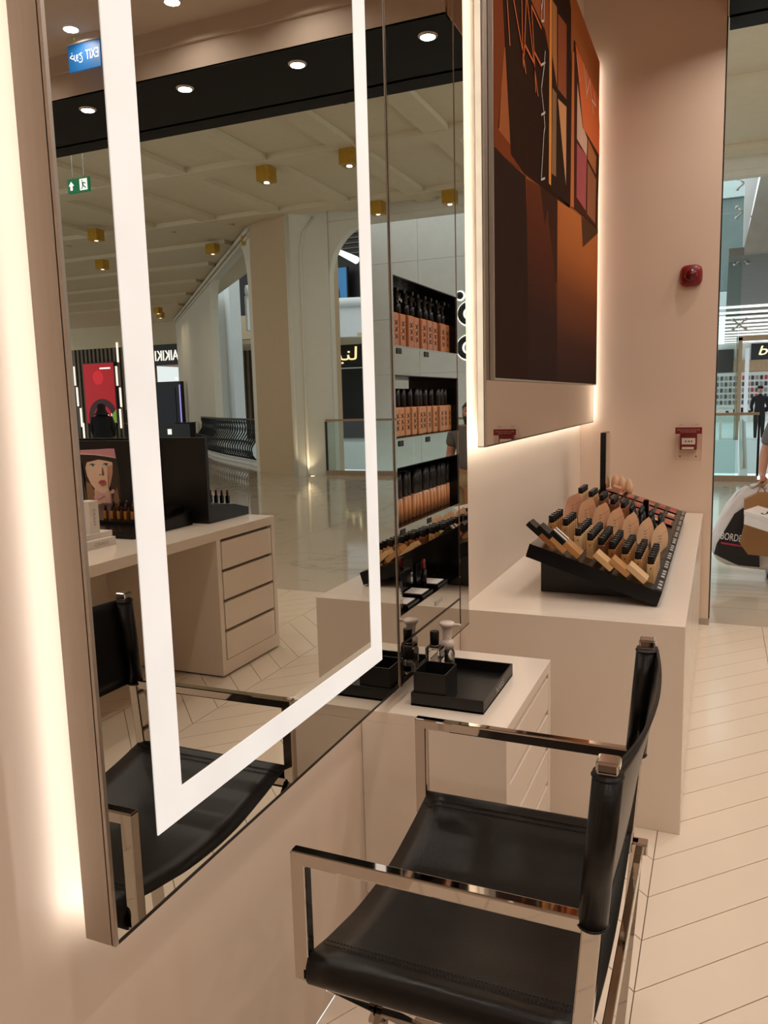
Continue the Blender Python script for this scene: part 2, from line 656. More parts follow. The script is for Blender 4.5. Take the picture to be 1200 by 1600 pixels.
# ================================================================== MIRRORED SHELF UNIT
t = thing('shelf_unit', 'mirrored display unit with four black recessed shelves beside the lit mirror', 'shelf', (-0.04, 2.43, 0.811))
U0, U1, UN0, UN1 = 2.080, 2.780, 2.092, 2.672
NICH = [(1.804, 1.996), (1.541, 1.721), (1.282, 1.457), (1.021, 1.200)]
obj('frame', MB(M['chrome']).box(-0.06, 0.003, U0 - 0.004, U0 + 0.008, 0.811, MT), t, label='chrome left edge of the shelf unit')
obj('stile', MB(M['mirror_dark']).box(-0.095, 0.0, UN1 + 0.006, U1, 0.811, MT), t)
obj('stile_trim', MB(M['chrome']).box(-0.02, 0.002, UN1, UN1 + 0.006, 0.811, MT), t)
prev = MT
zs = [MT] + [v for n_ in NICH for v in (n_[1], n_[0])] + [0.937, 0.811]
zs = [MT, 1.996, 1.804, 1.721, 1.541, 1.457, 1.282, 1.200, 1.021, 0.937]
for a, b in zip(zs[0::2], zs[1::2]):
    obj('mirror_strip', MB(M['mirror_dark']).box(-0.012, 0.0, U0 + 0.008, UN1, b + 0.0015, a - 0.0015), t)
obj('mirror_strip', MB(M['mirror_dark']).box(-0.012, 0.0, U0 + 0.008, UN1, 0.815, 0.930), t)
obj('bottom_edge', MB(M['edge_dark']).box(-0.03, 0.0005, U0 + 0.008, U1, 0.811, 0.8145).box(-0.03, 0.001, U0 + 0.008, UN1, 0.930, 0.937), t)
for k, (z0, z1) in enumerate(NICH):
    obj('niche', MB(M['black_gloss']).box(-0.092, -0.001, UN0 - 0.008, UN0 + 0.002, z0, z1).box(-0.092, -0.001, UN1 - 0.008, UN1, z0, z1)
        .box(-0.092, -0.001, UN0, UN1, z0 - 0.006, z0 + 0.001).box(-0.092, -0.001, UN0, UN1, z1 - 0.001, z1 + 0.006), t)
    bk = MB(M['mirror_dark'])
    for j in range(3):
        ya = UN0 + 0.002 + j * 0.1913
        bk.box(-0.094, -0.090, ya, ya + 0.1893, z0, z1)
    obj('back_mirror', bk, t)
    if k < 3:
        for yy in (2.11, 2.34):
            obj('shelf_tag', MB(M['black_satin']).box(0.0, 0.002, yy, yy + 0.036, z0 - 0.022, z0 - 0.006), t)
    obj('shelf_lip', MB(M['chrome']).box(-0.006, 0.002, UN0, UN1, z0 - 0.002, z0 + 0.0012), t)
obj('shelf_tag', MB(M['gray_print']).box(0.0, 0.002, 2.40, 2.47, 0.975, 0.99), t)


def bottle_proto(w, d, h, body, cap_h, kind):
    t = thing('foundation_bottle', 'x', 'bottle')
    obj('bottle', MB(body).box(-d / 2, d / 2, -w / 2, w / 2, 0, h, 0.004), t, local=True)
    c = MB(M['black_cap'])
    if kind == 'pump':
        c.lathe([(0.013, h), (0.013, h + 0.03), (0.008, h + 0.032), (0.008, h + 0.052), (0.014, h + 0.054), (0.014, h + 0.07)], n=12)
        c.box(0.0, 0.028, -0.007, 0.007, h + 0.058, h + 0.069, 0.002)
    else:
        c.lathe([(0.014, h), (0.014, h + cap_h)], n=14)
    obj('cap', c, t, local=True)
    b = MB(M['ink'])
    for j in range(3):
        zz = h * (0.3 + 0.2 * j)
        b.face([(d / 2 + 0.0006, -w * 0.25, zz - 0.006), (d / 2 + 0.0006, -w * 0.15, zz - 0.008), (d / 2 + 0.0006, w * 0.28, zz + 0.008), (d / 2 + 0.0006, w * 0.2, zz + 0.009)])
        b.face([(d / 2 + 0.0007, w * 0.2, zz - 0.006), (d / 2 + 0.0007, w * 0.28, zz - 0.004), (d / 2 + 0.0007, -w * 0.2, zz + 0.007), (d / 2 + 0.0007, -w * 0.26, zz + 0.005)])
    obj('label_print', b, t, local=True)
    return t


NICHX = -0.042
pA = bottle_proto(0.046, 0.042, 0.098, M['amber'], 0.07, 'pump')
for i in range(10):
    y = 2.112 + i * 0.058 + (0.012 if i > 7 else 0)
    lab = 'amber pump bottle, %s from the left on the top mirrored shelf' % ordn(i)
    if i == 0:
        pA.location = (NICHX, y, 1.8055); pA['label'] = lab; pA['group'] = 'pump bottles on the top shelf'
    else:
        dup(pA, (NICHX + random.uniform(-.004, .004), y, 1.8055), lab, 'pump bottles on the top shelf')
pB = bottle_proto(0.040, 0.044, 0.088, M['amber_b'], 0.055, 'cap')
for i in range(12):
    y = 2.112 + i * 0.0475 + (0.01 if i > 8 else 0)
    lab = 'tan square bottle with black cap, %s from the left on the second mirrored shelf' % ordn(i)
    if i == 0:
        pB.location = (NICHX, y, 1.5425); pB['label'] = lab; pB['group'] = 'square bottles on the second shelf'
    else:
        dup(pB, (NICHX + random.uniform(-.005, .005), y, 1.5425), lab, 'square bottles on the second shelf')
tp = thing('tube', 'x', 'tube', group='tubes on the third shelf')
obj('barrel', MB(M['amber_b']).tube([(0, 0, 0), (0, 0, 0.075)], 0.0125, 12), tp, local=True)
obj('cap', MB(M['black_cap']).tube([(0, 0, 0.075), (0, 0, 0.152)], 0.0133, 12), tp, local=True)
for i in range(17):
    y = 2.106 + i * 0.0345
    lab = 'slim tan tube with long black cap, %s from the left on the third shelf' % ordn(i)
    o = tp if i == 0 else dup(tp, (0, 0, 0), lab)
    o['label'] = lab
    o.location = (NICHX, y, 1.2835)
    o.rotation_euler = (random.choice([0, 0, 0.04, -0.12, 0.10]) if 0 < i < 16 else 0, 0, 0)
for i, y in enumerate((2.118, 2.205)):  # added cards stand for red reflections in the back mirror
    c = thing('reflected_card', '%s red card added for a mirror reflection behind the second shelf bottles' % ordn(i), 'card', (-0.075, y, 1.5425), 'red cards standing for reflections on the second shelf')
    obj('card', MB(M['red_plastic']).box(-0.082, -0.078, y - 0.03, y + 0.03, 1.5425, 1.7185), c)
    obj('emblem', MB(M['gray_print']).box(-0.0782, -0.0775, y - 0.012, y + 0.026, 1.625, 1.662), c)
    obj('emblem', MB(M['gray_print']).box(-0.0782, -0.0775, y - 0.012, y + 0.026, 1.695, 1.716), c)
# bottom shelf: compacts, a pouch and red lipsticks
for i, (y, zz) in enumerate(((2.22, 1.023), (2.35, 1.023), (2.50, 1.023))):
    c = thing('powder_compact', '%s open powder compact from the left on the bottom mirrored shelf' % ordn(i), 'compact', (NICHX, y, 1.0225), 'compacts on the bottom shelf')
    obj('case', MB(M['black_gloss']).box(-0.085, -0.006, y - 0.05, y + 0.05, 1.0225, 1.034, 0.003), c)
    obj('powder', MB(M['card_white']).box(-0.075, -0.016, y - 0.036, y + 0.036, 1.033, 1.0355), c)
    obj('lid', MB(M['black_gloss']).box(-0.089, -0.083, y - 0.05, y + 0.05, 1.03, 1.10, 0.002), c)
c = thing('pouch', 'small black pouch with white lettering on the bottom mirrored shelf', 'pouch', (-0.03, 2.135, 1.0225))
obj('body', MB(M['black_satin']).box(-0.045, -0.015, 2.105, 2.165, 1.0225, 1.115, 0.012), c)
place_text('lettering', 'NARS', M['white_print'], (-0.0145, 2.135, 1.07), (1, 0, 0), c, width=0.05, height=0.018, shear=0.2, spin=-1.1)
c = thing('lipstick', 'red lipstick standing on the bottom mirrored shelf behind the compacts', 'lipstick', (-0.05, 2.43, 1.0225))
obj('case', MB(M['black_gloss']).tube([(-0.05, 2.43, 1.0225), (-0.05, 2.43, 1.09)], 0.011, 12), c)
obj('bullet', MB(M['red_plastic']).tube([(-0.05, 2.43, 1.09), (-0.05, 2.43, 1.125)], [0.008, 0.006], 12), c)

# ================================================================== POSTER MIRROR
PY0, PY1 = 3.034, 5.90
t = thing('poster_mirror', 'second backlit wall mirror box carrying the brown cosmetics poster', 'mirror', (-0.03, 4.46, 1.458))
mirror_box(t, PY0, PY1, 1.458, MT, 0.034, 'led_wide')
obj('glass', MB(M['mirror']).box(-0.006, -0.001, PY0 + 0.007, PY1 - 0.004, 1.464, MT - 0.002), t)
obj('added_side_glow', MB(M['side_glow']).box(-0.032, -0.009, PY0 - 0.002, PY0, 1.462, MT), t, label='side of the box given a glow to look lit')  # glow put into the box side to show it brightly lit
obj('added_side_glow', MB(M['led']).box(-0.032, -0.009, PY1, PY1 + 0.002, 1.462, MT), t, label='side of the box given a glow to look lit')  # added glow strip, brightens the front wall beside the box
pm = mat('poster_ground', (150, 88, 52), 0.9, spec=0.0)
nt = pm.node_tree
tcn = nt.nodes.new('ShaderNodeTexCoord'); sp = nt.nodes.new('ShaderNodeSeparateXYZ'); rampn = nt.nodes.new('ShaderNodeValToRGB')
nt.links.new(tcn.outputs['Generated'], sp.inputs[0]); nt.links.new(sp.outputs['Z'], rampn.inputs['Fac'])
e = rampn.color_ramp.elements
e[0].position = 0.0; e[0].color = lin((58, 40, 34))
e[1].position = 0.9; e[1].color = lin((172, 100, 58))
for p_, c_ in ((0.12, (62, 42, 36)), (0.3, (120, 70, 46)), (0.45, (168, 98, 56)), (0.7, (176, 102, 58))):
    q = e.new(p_); q.color = lin(c_)
nt.links.new(rampn.outputs[0], nt.nodes['Principled BSDF'].inputs['Base Color'])
poster = thing('poster', 'tall brown poster of open makeup palettes with thin orange letters', 'poster', (0.01, 4.5, 1.73))
obj('sheet', MB(pm).box(0.0005, 0.0195, 3.105, PY1 - 0.02, 1.73, MT - 0.01), poster)
obj('sheet_edge', MB(M['brushed']).box(0.0005, 0.0197, 3.098, 3.105, 1.722, MT - 0.01).box(0.0005, 0.0197, 3.105, PY1 - 0.02, 1.722, 1.73), poster)
POSTER_SHAPES = [
    ('under', (55, 40, 34), [(3.105, 2.604), (3.263, 2.602), (3.648, 2.622), (3.686, 2.229), (3.684, 1.74), (3.083, 1.73)]),
    ('mid', (98, 52, 36), [(3.658, 2.616), (3.952, 2.649), (4.058, 2.496), (4.117, 2.573), (4.341, 2.319), (4.441, 1.731), (3.706, 1.731)]),
    ('spike', (68, 44, 34), [(3.952, 2.649), (4.388, 2.683), (4.384, 2.252), (4.343, 2.247), (4.129, 2.576), (4.058, 2.491)]),
    ('glow', (168, 100, 58), [(4.388, 2.678), (5.157, 2.745), (5.224, 2.571), (5.88, 2.776), (5.9, 1.731), (4.388, 1.731)]),
    ('rshadow', (88, 60, 42), [(5.157, 2.745), (5.877, 2.803), (5.88, 2.773), (5.224, 2.571)]),
    ('lpanel', (120, 62, 38), [(3.111, 3.123), (3.259, 3.185), (3.287, 3.041), (3.349, 2.739), (3.377, 2.643), (3.629, 2.63), (3.263, 2.602), (3.105, 2.608)]),
    ('lpanel2', (155, 90, 55), [(3.271, 3.017), (3.295, 3.026), (3.349, 2.739), (3.361, 2.677), (3.165, 2.682), (3.18, 2.691), (3.222, 2.866)]),
    ('case', (54, 38, 30), [(3.244, 3.192), (4.164, 3.581), (4.164, 3.563), (4.173, 2.976), (4.177, 2.7), (4.743, 2.729), (4.743, 2.71), (3.61, 2.625), (3.369, 2.641), (3.349, 2.739), (3.287, 3.041)]),
    ('tri', (150, 82, 50), [(3.729, 3.389), (4.14, 3.562), (4.143, 3.322), (4.048, 3.384), (3.947, 3.381)]),
    ('case2', (58, 42, 33), [(4.164, 3.581), (4.703, 3.799), (4.751, 3.759), (4.774, 3.15), (4.759, 2.724), (4.177, 2.69)]),
    ('edge', (220, 142, 66), [(4.156, 3.578), (4.212, 3.602), (4.213, 2.988), (4.202, 2.708), (4.147, 2.707)]),
    ('pan1', (172, 114, 72), [(4.217, 3.586), (4.34, 3.602), (4.348, 3.225), (4.222, 3.333)]),
    ('pan2', (152, 84, 56), [(4.367, 3.585), (4.612, 3.626), (4.616, 3.25), (4.37, 3.225)]),
    ('pan3', (140, 105, 78), [(4.225, 3.182), (4.336, 3.19), (4.331, 2.781), (4.214, 2.77)]),
    ('pan4', (208, 148, 102), [(4.371, 3.177), (4.617, 3.212), (4.616, 2.802)]),
    ('stripe', (196, 112, 66), [(4.781, 3.551), (4.854, 3.578), (4.873, 2.737), (4.759, 2.724)]),
    ('pal2', (78, 48, 36), [(4.851, 3.645), (4.901, 3.642), (5.81, 3.635), (5.918, 3.479), (5.886, 3.283), (5.83, 2.794), (4.873, 2.737)]),
    ('lid', (218, 112, 66), [(4.884, 3.636), (5.81, 3.635), (5.918, 3.479), (5.886, 3.289), (5.185, 3.268), (5.134, 3.326)]),
    ('wedge', (208, 168, 142), [(4.96, 3.451), (5.167, 3.263), (5.223, 3.267), (5.341, 3.248), (5.328, 3.141), (4.958, 3.142)]),
    ('pink', (170, 88, 88), [(4.959, 3.118), (5.328, 3.139), (5.308, 2.807), (4.955, 2.815)]),
    ('pan5', (152, 98, 68), [(5.362, 3.112), (5.736, 3.098), (5.713, 2.805), (5.357, 2.799)]),
    ('pan6', (172, 108, 68), [(5.369, 3.256), (5.725, 3.241), (5.712, 3.124), (5.356, 3.134)]),
]
POSTER_LINES = [
    ((205, 108, 62), [[(3.298, 3.208), (3.343, 3.049)], [(3.406, 3.246), (3.585, 3.094)], [(3.55, 3.306), (3.575, 3.043)], [(3.633, 3.341), (3.604, 3.152), (3.575, 3.043)], [(3.652, 3.349), (3.789, 3.142)], [(3.585, 3.094), (3.627, 3.041)], [(3.604, 3.152), (3.789, 3.142), (3.877, 3.028)], [(3.738, 3.361), (3.789, 3.192), (3.826, 3.029)], [(3.738, 3.361), (3.947, 3.349)], [(3.789, 3.192), (3.948, 3.186)]]),
    ((200, 195, 188), [[(3.946, 3.455), (3.947, 3.381)], [(4.013, 3.5), (4.007, 3.405)], [(3.947, 3.381), (4.007, 3.405)], [(3.948, 3.19), (4.038, 3.233)], [(4.038, 3.284), (4.009, 3.199), (3.949, 3.086), (4.006, 3.003), (4.034, 2.94), (4.011, 2.907), (3.952, 2.685)], [(3.95, 2.97), (4.04, 3.009)], [(3.947, 2.677), (4.037, 2.705)], [(3.946, 3.417), (3.979, 3.486)]]),
    ((240, 190, 160), [[(5.165, 3.631), (5.3, 3.473)], [(5.259, 3.63), (5.306, 3.498), (5.418, 3.627), (5.487, 3.52)], [(5.587, 3.601), (5.68, 3.544), (5.507, 3.533)], [(4.92, 3.586), (5.046, 3.485)], [(5.507, 3.533), (5.576, 3.464)]]),
]
lx = 0.0199
FADES = {'glow': ((1.73, (60, 45, 40)), (1.95, (74, 50, 42)), (2.25, (118, 70, 46)), (2.5, (168, 98, 54)), (2.8, (190, 112, 62))),
         'mid': ((1.73, (56, 42, 38)), (2.05, (62, 44, 38)), (2.35, (84, 48, 36)), (2.7, (104, 56, 38)))}


def z_fade(mt, stops):
    """printed colour that fades down the sheet (artwork, follows the sheet's own height)"""
    nt_ = mt.node_tree
    geo_ = nt_.nodes.new('ShaderNodeNewGeometry')
    sp_ = nt_.nodes.new('ShaderNodeSeparateXYZ')
    mr_ = nt_.nodes.new('ShaderNodeMapRange')
    mr_.inputs['From Min'].default_value = stops[0][0]
    mr_.inputs['From Max'].default_value = stops[-1][0]
    rp_ = nt_.nodes.new('ShaderNodeValToRGB')
    nt_.links.new(geo_.outputs['Position'], sp_.inputs[0])
    nt_.links.new(sp_.outputs['Z'], mr_.inputs['Value'])
    nt_.links.new(mr_.outputs[0], rp_.inputs['Fac'])
    el = rp_.color_ramp.elements
    lo, hi = stops[0][0], stops[-1][0]
    el[0].color = lin(stops[0][1])
    el[1].color = lin(stops[-1][1])
    for z_, c2 in stops[1:-1]:
        k = el.new((z_ - lo) / (hi - lo))
        k.color = lin(c2)
    nt_.links.new(rp_.outputs['Color'], nt_.nodes['Principled BSDF'].inputs['Base Color'])


for i, (nm, c_, pts) in enumerate(POSTER_SHAPES):
    pts = [(min(PY1 - 0.022, max(3.106, a)), min(MT - 0.012, max(1.731, b))) for a, b in pts]
    pmt = mat('poster_' + nm, c_, 0.9, vary=0.03, scale=8, spec=0.0)
    if nm in FADES:
        z_fade(pmt, FADES[nm])
    m = MB(pmt)
    m.face([(lx, a, b) for a, b in pts])
    bmesh.ops.triangulate(m.bm, faces=m.bm.faces[:])
    m.bm.normal_update()
    for f in m.bm.faces:
        if f.normal.x < 0:
            f.normal_flip()
    obj('printed_shape', m, poster)
    lx += 0.00025
for i, (c_, lines_) in enumerate(POSTER_LINES):
    m = MB(mat('poster_line', c_, 0.9, spec=0.0))
    for L_ in lines_:
        ribbon(m, L_, (0.013, 0.010, 0.013)[i], lx + 0.0003)
    obj('printed_lettering', m, poster)

# ================================================================== LONG COUNTER
CTZ, CX1, CY0 = 0.809, 0.755, 2.98
t = thing('makeup_counter', 'long white lacquered counter under the poster mirror', 'counter', (0.33, 4.4, 0))
obj('end_panel', MB(M['lacquer']).box(WX + 0.001, CX1, CY0, CY0 + 0.05, 0, CTZ, 0.0015), t)
obj('worktop', MB(M['lacquer']).box(WX + 0.001, CX1, CY0 + 0.05, WY - 0.008, CTZ - 0.05, CTZ, 0.0015), t)
obj('carcass', MB(M['lacquer']).box(WX + 0.001, CX1 - 0.03, CY0 + 0.05, WY - 0.008, 0.0, CTZ - 0.05), t)
for j in range(4):
    ya = CY0 + 0.056 + j * 0.725
    obj('door', MB(M['lacquer']).box(CX1 - 0.03, CX1 - 0.004, ya, min(ya + 0.719, WY - 0.01), 0.02, CTZ - 0.054, 0.0015), t)


# ================================================================== DRAWER CABINET
def drawer_stack(t, xf, sgn, y0, y1, z0, z1, n, m):
    """inset drawers on the face x = xf looking along sgn"""
    g = 0.016
    h = (z1 - z0) / n
    for k in range(n):
        a = z0 + k * h
        d = obj('drawer', MB(m).box(xf - sgn * 0.03, xf - sgn * 0.001, y0 + 0.003, y1 - 0.003, a + 0.003, a + h - g, 0.001), t)
        obj('finger_groove_shade', MB(M['grout']).box(xf - sgn * 0.03, xf - sgn * 0.024, y0 + 0.003, y1 - 0.003, a + h - g, a + h + 0.003), d)  # strip coloured dark for the shade inside the groove


KX, KY0, KY1, KZ, KB = 0.337, 2.012, 2.625, 0.755, 0.17
t = thing('drawer_cabinet', 'low white wall hung cabinet with four drawers below the shelf unit', 'cabinet', (0.12, 2.32, KB))
obj('top', MB(M['lacquer']).box(WX + 0.001, KX, KY0, KY1, KZ - 0.035, KZ, 0.0015), t)
obj('side_panel', MB(M['lacquer']).box(WX + 0.001, KX, KY0, KY0 + 0.035, KB, KZ - 0.035, 0.001), t)
obj('side_panel', MB(M['lacquer']).box(WX + 0.001, KX, KY1 - 0.035, KY1, KB, KZ - 0.035, 0.001), t)
obj('carcass', MB(M['lacquer']).box(WX + 0.001, KX - 0.03, KY0 + 0.035, KY1 - 0.035, KB, KZ - 0.035), t)
obj('bottom_rail', MB(M['lacquer']).box(KX - 0.03, KX - 0.002, KY0 + 0.035, KY1 - 0.035, KB, KB + 0.025), t)
drawer_stack(t, KX, 1, KY0 + 0.035, KY1 - 0.035, KB + 0.03, KZ - 0.037, 4, M['lacquer'])

# tray with square holder and two bottles
t = thing('tray', 'shallow square black tray with white lettering on the drawer cabinet', 'tray', (0.14, 2.25, KZ))
ty0, ty1, tx0, tx1, tz = 2.085, 2.43, 0.030, 0.252, KZ + 0.0005
b = MB(M['black_satin'])
b.box(tx0, tx1, ty0, ty1, tz, tz + 0.006)
obj('base', b, t)
for q in ((tx0, tx1, ty0, ty0 + 0.005), (tx0, tx1, ty1 - 0.005, ty1), (tx0, tx0 + 0.005, ty0 + 0.005, ty1 - 0.005), (tx1 - 0.005, tx1, ty0 + 0.005, ty1 - 0.005)):
    obj('rim', MB(M['black_satin']).box(*q, tz, tz + 0.040, 0.001), t)
place_text('lettering', 'NARS', M['gray_print'], (tx1 + 0.0006, 2.27, tz + 0.020), (1, 0, 0), t, width=0.09, height=0.02, depth=0.0003)
t = thing('brush_holder', 'open black square holder standing in the left front of the tray', 'holder', (0.085, 2.145, tz + 0.006))
hx0, hx1, hy0, hy1, hz0, hz1 = 0.037, 0.137, 2.092, 2.20, tz + 0.0065, KZ + 0.102
obj('base', MB(M['black_satin']).box(hx0, hx1, hy0, hy1, hz0, hz0 + 0.004), t)
for q in ((hx0, hx1, hy0, hy0 + 0.004), (hx0, hx1, hy1 - 0.004, hy1), (hx0, hx0 + 0.004, hy0 + 0.004, hy1 - 0.004), (hx1 - 0.004, hx1, hy0 + 0.004, hy1 - 0.004)):
    obj('wall', MB(M['black_satin']).box(*q, hz0, hz1, 0.0008), t)

bx, by, bz = 0.045, 2.262, tz + 0.0065
t = thing('perfume_bottle', 'square clear glass bottle with black cap behind the black holder', 'bottle', (bx, by, bz))
obj('bottle', MB(M['bottle_glass']).box(bx - 0.025, bx + 0.025, by - 0.025, by + 0.025, bz, bz + 0.122, 0.006), t)
obj('liquid', MB(M['liquid']).box(bx - 0.02, bx + 0.02, by - 0.02, by + 0.02, bz + 0.006, bz + 0.055, 0.004), t)
obj('collar', MB(M['chrome']).tube([(bx, by, bz + 0.122), (bx, by, bz + 0.128)], 0.0135, 16), t)
obj('cap', MB(M['black_cap']).tube([(bx, by, bz + 0.128), (bx, by, bz + 0.129), (bx, by, bz + 0.170), (bx, by, bz + 0.171)], [0.013, 0.0145, 0.0145, 0.0135], 20), t)
bx, by = 0.062, 2.335
t = thing('pump_bottle', 'round clear bottle with a white pump beside the square glass bottle', 'bottle', (bx, by, bz))
obj('bottle', MB(M['bottle_glass']).lathe([(0.022, 0), (0.024, 0.003), (0.024, 0.082), (0.018, 0.095), (0.014, 0.098)], (bx, by, bz), 24), t)
obj('liquid', MB(M['liquid']).lathe([(0.020, 0.004), (0.021, 0.045)], (bx, by, bz), 20), t)
p = MB(M['pump_white'])
p.lathe([(0.021, 0.095), (0.022, 0.118), (0.017, 0.122), (0.0135, 0.128), (0.0155, 0.155), (0.019, 0.168), (0.024, 0.171), (0.025, 0.178), (0.022, 0.182), (0.0001, 0.183)], (bx, by, bz), 24)
obj('pump', p, t)
obj('spout', MB(M['pump_white']).box(bx + 0.01, bx + 0.046, by - 0.006, by + 0.006, bz + 0.170, bz + 0.179, 0.003), t)

# ================================================================== TESTER STAND ON THE COUNTER
SL = 0.171 / 0.52
def tray_z(x):
    return 0.866 + (0.656 - x) * SL


ANG = math.atan(SL)
RY = Matrix.Rotation(ANG, 3, 'Y')


def slope_box(mb, x0, x1, y0, y1, up0, up1, bev=0.0):
    """box on the sloping top: x along the slope, up = height over its surface"""
    q = [(x0, y0), (x1, y0), (x1, y1), (x0, y1)]
    A = [mb.bm.verts.new((x + up0 * SL * 0.95, y, tray_z(x) + up0)) for x, y in q]
    B = [mb.bm.verts.new((x + up1 * SL * 0.95, y, tray_z(x) + up1)) for x, y in q]
    fs = [mb.bm.faces.new(A[::-1]), mb.bm.faces.new(B)]
    for k in range(4):
        fs.append(mb.bm.faces.new((A[k], A[(k + 1) % 4], B[(k + 1) % 4], B[k])))
    for f in fs:
        f.material_index = mb.mi
    return mb


STY1 = 5.56
t = thing('tester_stand', 'sloping black tester stand loaded with makeup on the long white counter', 'stand', (0.38, 4.4, CTZ))
for (a, b_) in ((3.235, 3.862), (3.868, STY1)):
    obj('tray', slope_box(MB(M['black_gloss']), 0.128, 0.656, a, b_, -0.052, 0.0), t)
obj('front_lip', slope_box(MB(M['black_gloss']), 0.128, 0.656, 3.229, 3.235, -0.052, 0.004), t)
for k in range(11):
    ya = 3.25 + k * 0.21
    o = obj('label_rail', slope_box(MB(M['black_satin']), 0.628, 0.656, ya, ya + 0.2, 0.0, 0.004), t)
    m = MB(M['gray_print'])
    for j in range(3):
        yy = ya + 0.03 + j * 0.055
        z = tray_z(0.642) + 0.0046
        m.face([(0.636, yy, z + 0.002), (0.650, yy, z - 0.0026), (0.650, yy + 0.03, z - 0.0026), (0.636, yy + 0.03, z + 0.002)][::1])
    obj('lettering', m, o)
m = MB(M['black_satin'])
m.prism([(0.15, CTZ + 0.002), (0.54, CTZ + 0.002), (0.54, tray_z(0.54) - 0.05), (0.15, tray_z(0.15) - 0.05)], 3.36, STY1 - 0.08, 'y')
obj('base', m, t)
obj('foot', MB(M['black_satin']).box(0.17, 0.2, 3.37, 3.4, CTZ, CTZ + 0.003), t)
obj('foot', MB(M['black_satin']).box(0.5, 0.53, 3.37, 3.4, CTZ, CTZ + 0.003), t)


def stick_meshes(tone, cap, ln=0.105):
    """stick leaning along +x, foot of the stick at the origin's right end"""
    R = Matrix.Rotation(0.72, 4, 'Y')
    a = MB(tone).box(-ln * 0.5, ln * 0.5, -0.0098, 0.0098, -0.012, 0.012, 0.002)
    me1 = a.mesh('barrel'); me1.transform(Matrix.Translation((0, 0, 0.055)) @ R)
    b = MB(cap).box(-ln * 0.5 - 0.072, -ln * 0.5, -0.0094, 0.0094, -0.0115, 0.0115, 0.002)
    me2 = b.mesh('cap'); me2.transform(Matrix.Translation((0, 0, 0.055)) @ R)
    return me1, me2


COLS = [0.303, 0.355, 0.400, 0.447, 0.500, 0.553, 0.604]
LEAFX = [0.158, 0.226, 0.298, 0.368, 0.440, 0.513, 0.581]
SIDEX = [0.176, 0.230]
# front row of leaning sticks: three capped clusters by the wall, three bare ones
for j, (xe_, tone, capm) in enumerate(((0.232, 'tone0', 'black_cap'), (0.275, 'tone5', 'black_cap'), (0.331, 'tone3', 'black_cap'), (0.458, 'tone2', None), (0.522, 'tone5', None), (0.589, 'tone6', None))):
    xc = xe_ - 0.030
    for i in range(4):
        cm = M[capm] if capm else M[tone]
        if j == 2 and i in (1, 3):
            cm = M['card_white']
        y = 3.247 + i * 0.0215
        z = tray_z(xc) - 0.016
        lab = '%s leaning stick from the front in the %s cluster at the stand front' % (ordn(i), ordn(j))
        r = thing('concealer_stick', lab, 'cosmetic', (xc, y, z), 'leaning sticks at the front of the tester stand')
        m1, m2 = stick_meshes(M[tone], cm, 0.080 if capm else 0.092)
        obj('barrel', m1, r, local=True)
        if capm:
            obj('cap', m2, r, local=True)


def short_bottle(tone):
    r = thing('tester_bottle', 'x', 'bottle')
    obj('bottle', MB(tone).box(-0.0155, 0.0155, -0.0125, 0.0125, 0.0, 0.082, 0.003), r, local=True)
    c = MB(M['black_cap'])
    c.lathe([(0.0125, 0.082), (0.0135, 0.085), (0.0135, 0.112), (0.0115, 0.115)], n=14, sy=0.85)
    obj('cap', c, r, local=True)
    b = MB(M['ink'])
    for zz in (0.025, 0.043, 0.061):
        b.face([(0.0158, -0.006, zz - 0.005), (0.0158, -0.003, zz - 0.006), (0.0158, 0.006, zz + 0.005), (0.0158, 0.003, zz + 0.006)])
    b.face([(-0.002, -0.0128, 0.060), (0.002, -0.0128, 0.060), (0.002, -0.0128, 0.067), (-0.002, -0.0128, 0.067)])
    obj('label_print', b, r, local=True, kind='stuff')
    return r


def bank(xs, y0s, nrow, pitch, tones, what, grp):
    for i, x in enumerate(xs):
        first = None
        for k in range(nrow):
            lab = 'black capped bottle, %s from front, %s column from wall, %s' % (ordn(k), ordn(i), what)
            loc = (x, y0s[i] + k * pitch, tray_z(x + 0.015) - 0.002)
            if first is None:
                first = short_bottle(M['tone%d' % tones[i]])
                first.location = loc; first['label'] = lab; first['group'] = grp
            else:
                dup(first, loc, lab, grp)


bank(COLS, [3.355 + 0.006 * (6 - i) for i in range(7)], 7, 0.050, [6, 1, 4, 0, 3, 5, 2], 'front bank of stand', 'bottles in the front bank of the tester stand')
bank(SIDEX, [3.46, 3.50], 5, 0.052, [3, 1], 'wall side bank of stand', 'bottles in the wall side bank of the tester stand')


def leaf_proto(m):
    """pointed, slightly fanned swatch paddle"""
    r = thing('shade_swatch', 'x', 'swatch')
    pts = []
    for k in range(9):
        a = k / 8
        wdt = 0.0275 * math.sin(PI * (0.25 + 0.75 * a)) ** 0.7 if a < 1 else 0.0
        pts.append((wdt, a * 0.128))
    poly = [(-w_, z_) for w_, z_ in pts] + [(w_, z_) for w_, z_ in pts[:-1]][::-1]
    mb = MB(m)
    mb.prism(poly, -0.003, 0.003, 'y')
    TL = Matrix.Rotation(-0.16, 4, 'X')
    me = mb.mesh('swatch'); me.transform(TL)
    obj('paddle', me, r, local=True)
    b = MB(M['ink'])
    for zz in (0.045, 0.060, 0.075):
        b.face([(0.006, -0.0033, zz), (0.019, -0.0033, zz + 0.006), (0.018, -0.0033, zz + 0.008), (0.005, -0.0033, zz + 0.002)])
    me = b.mesh('print'); me.transform(TL)
    obj('label_print', me, r, local=True, kind='stuff')
    return r


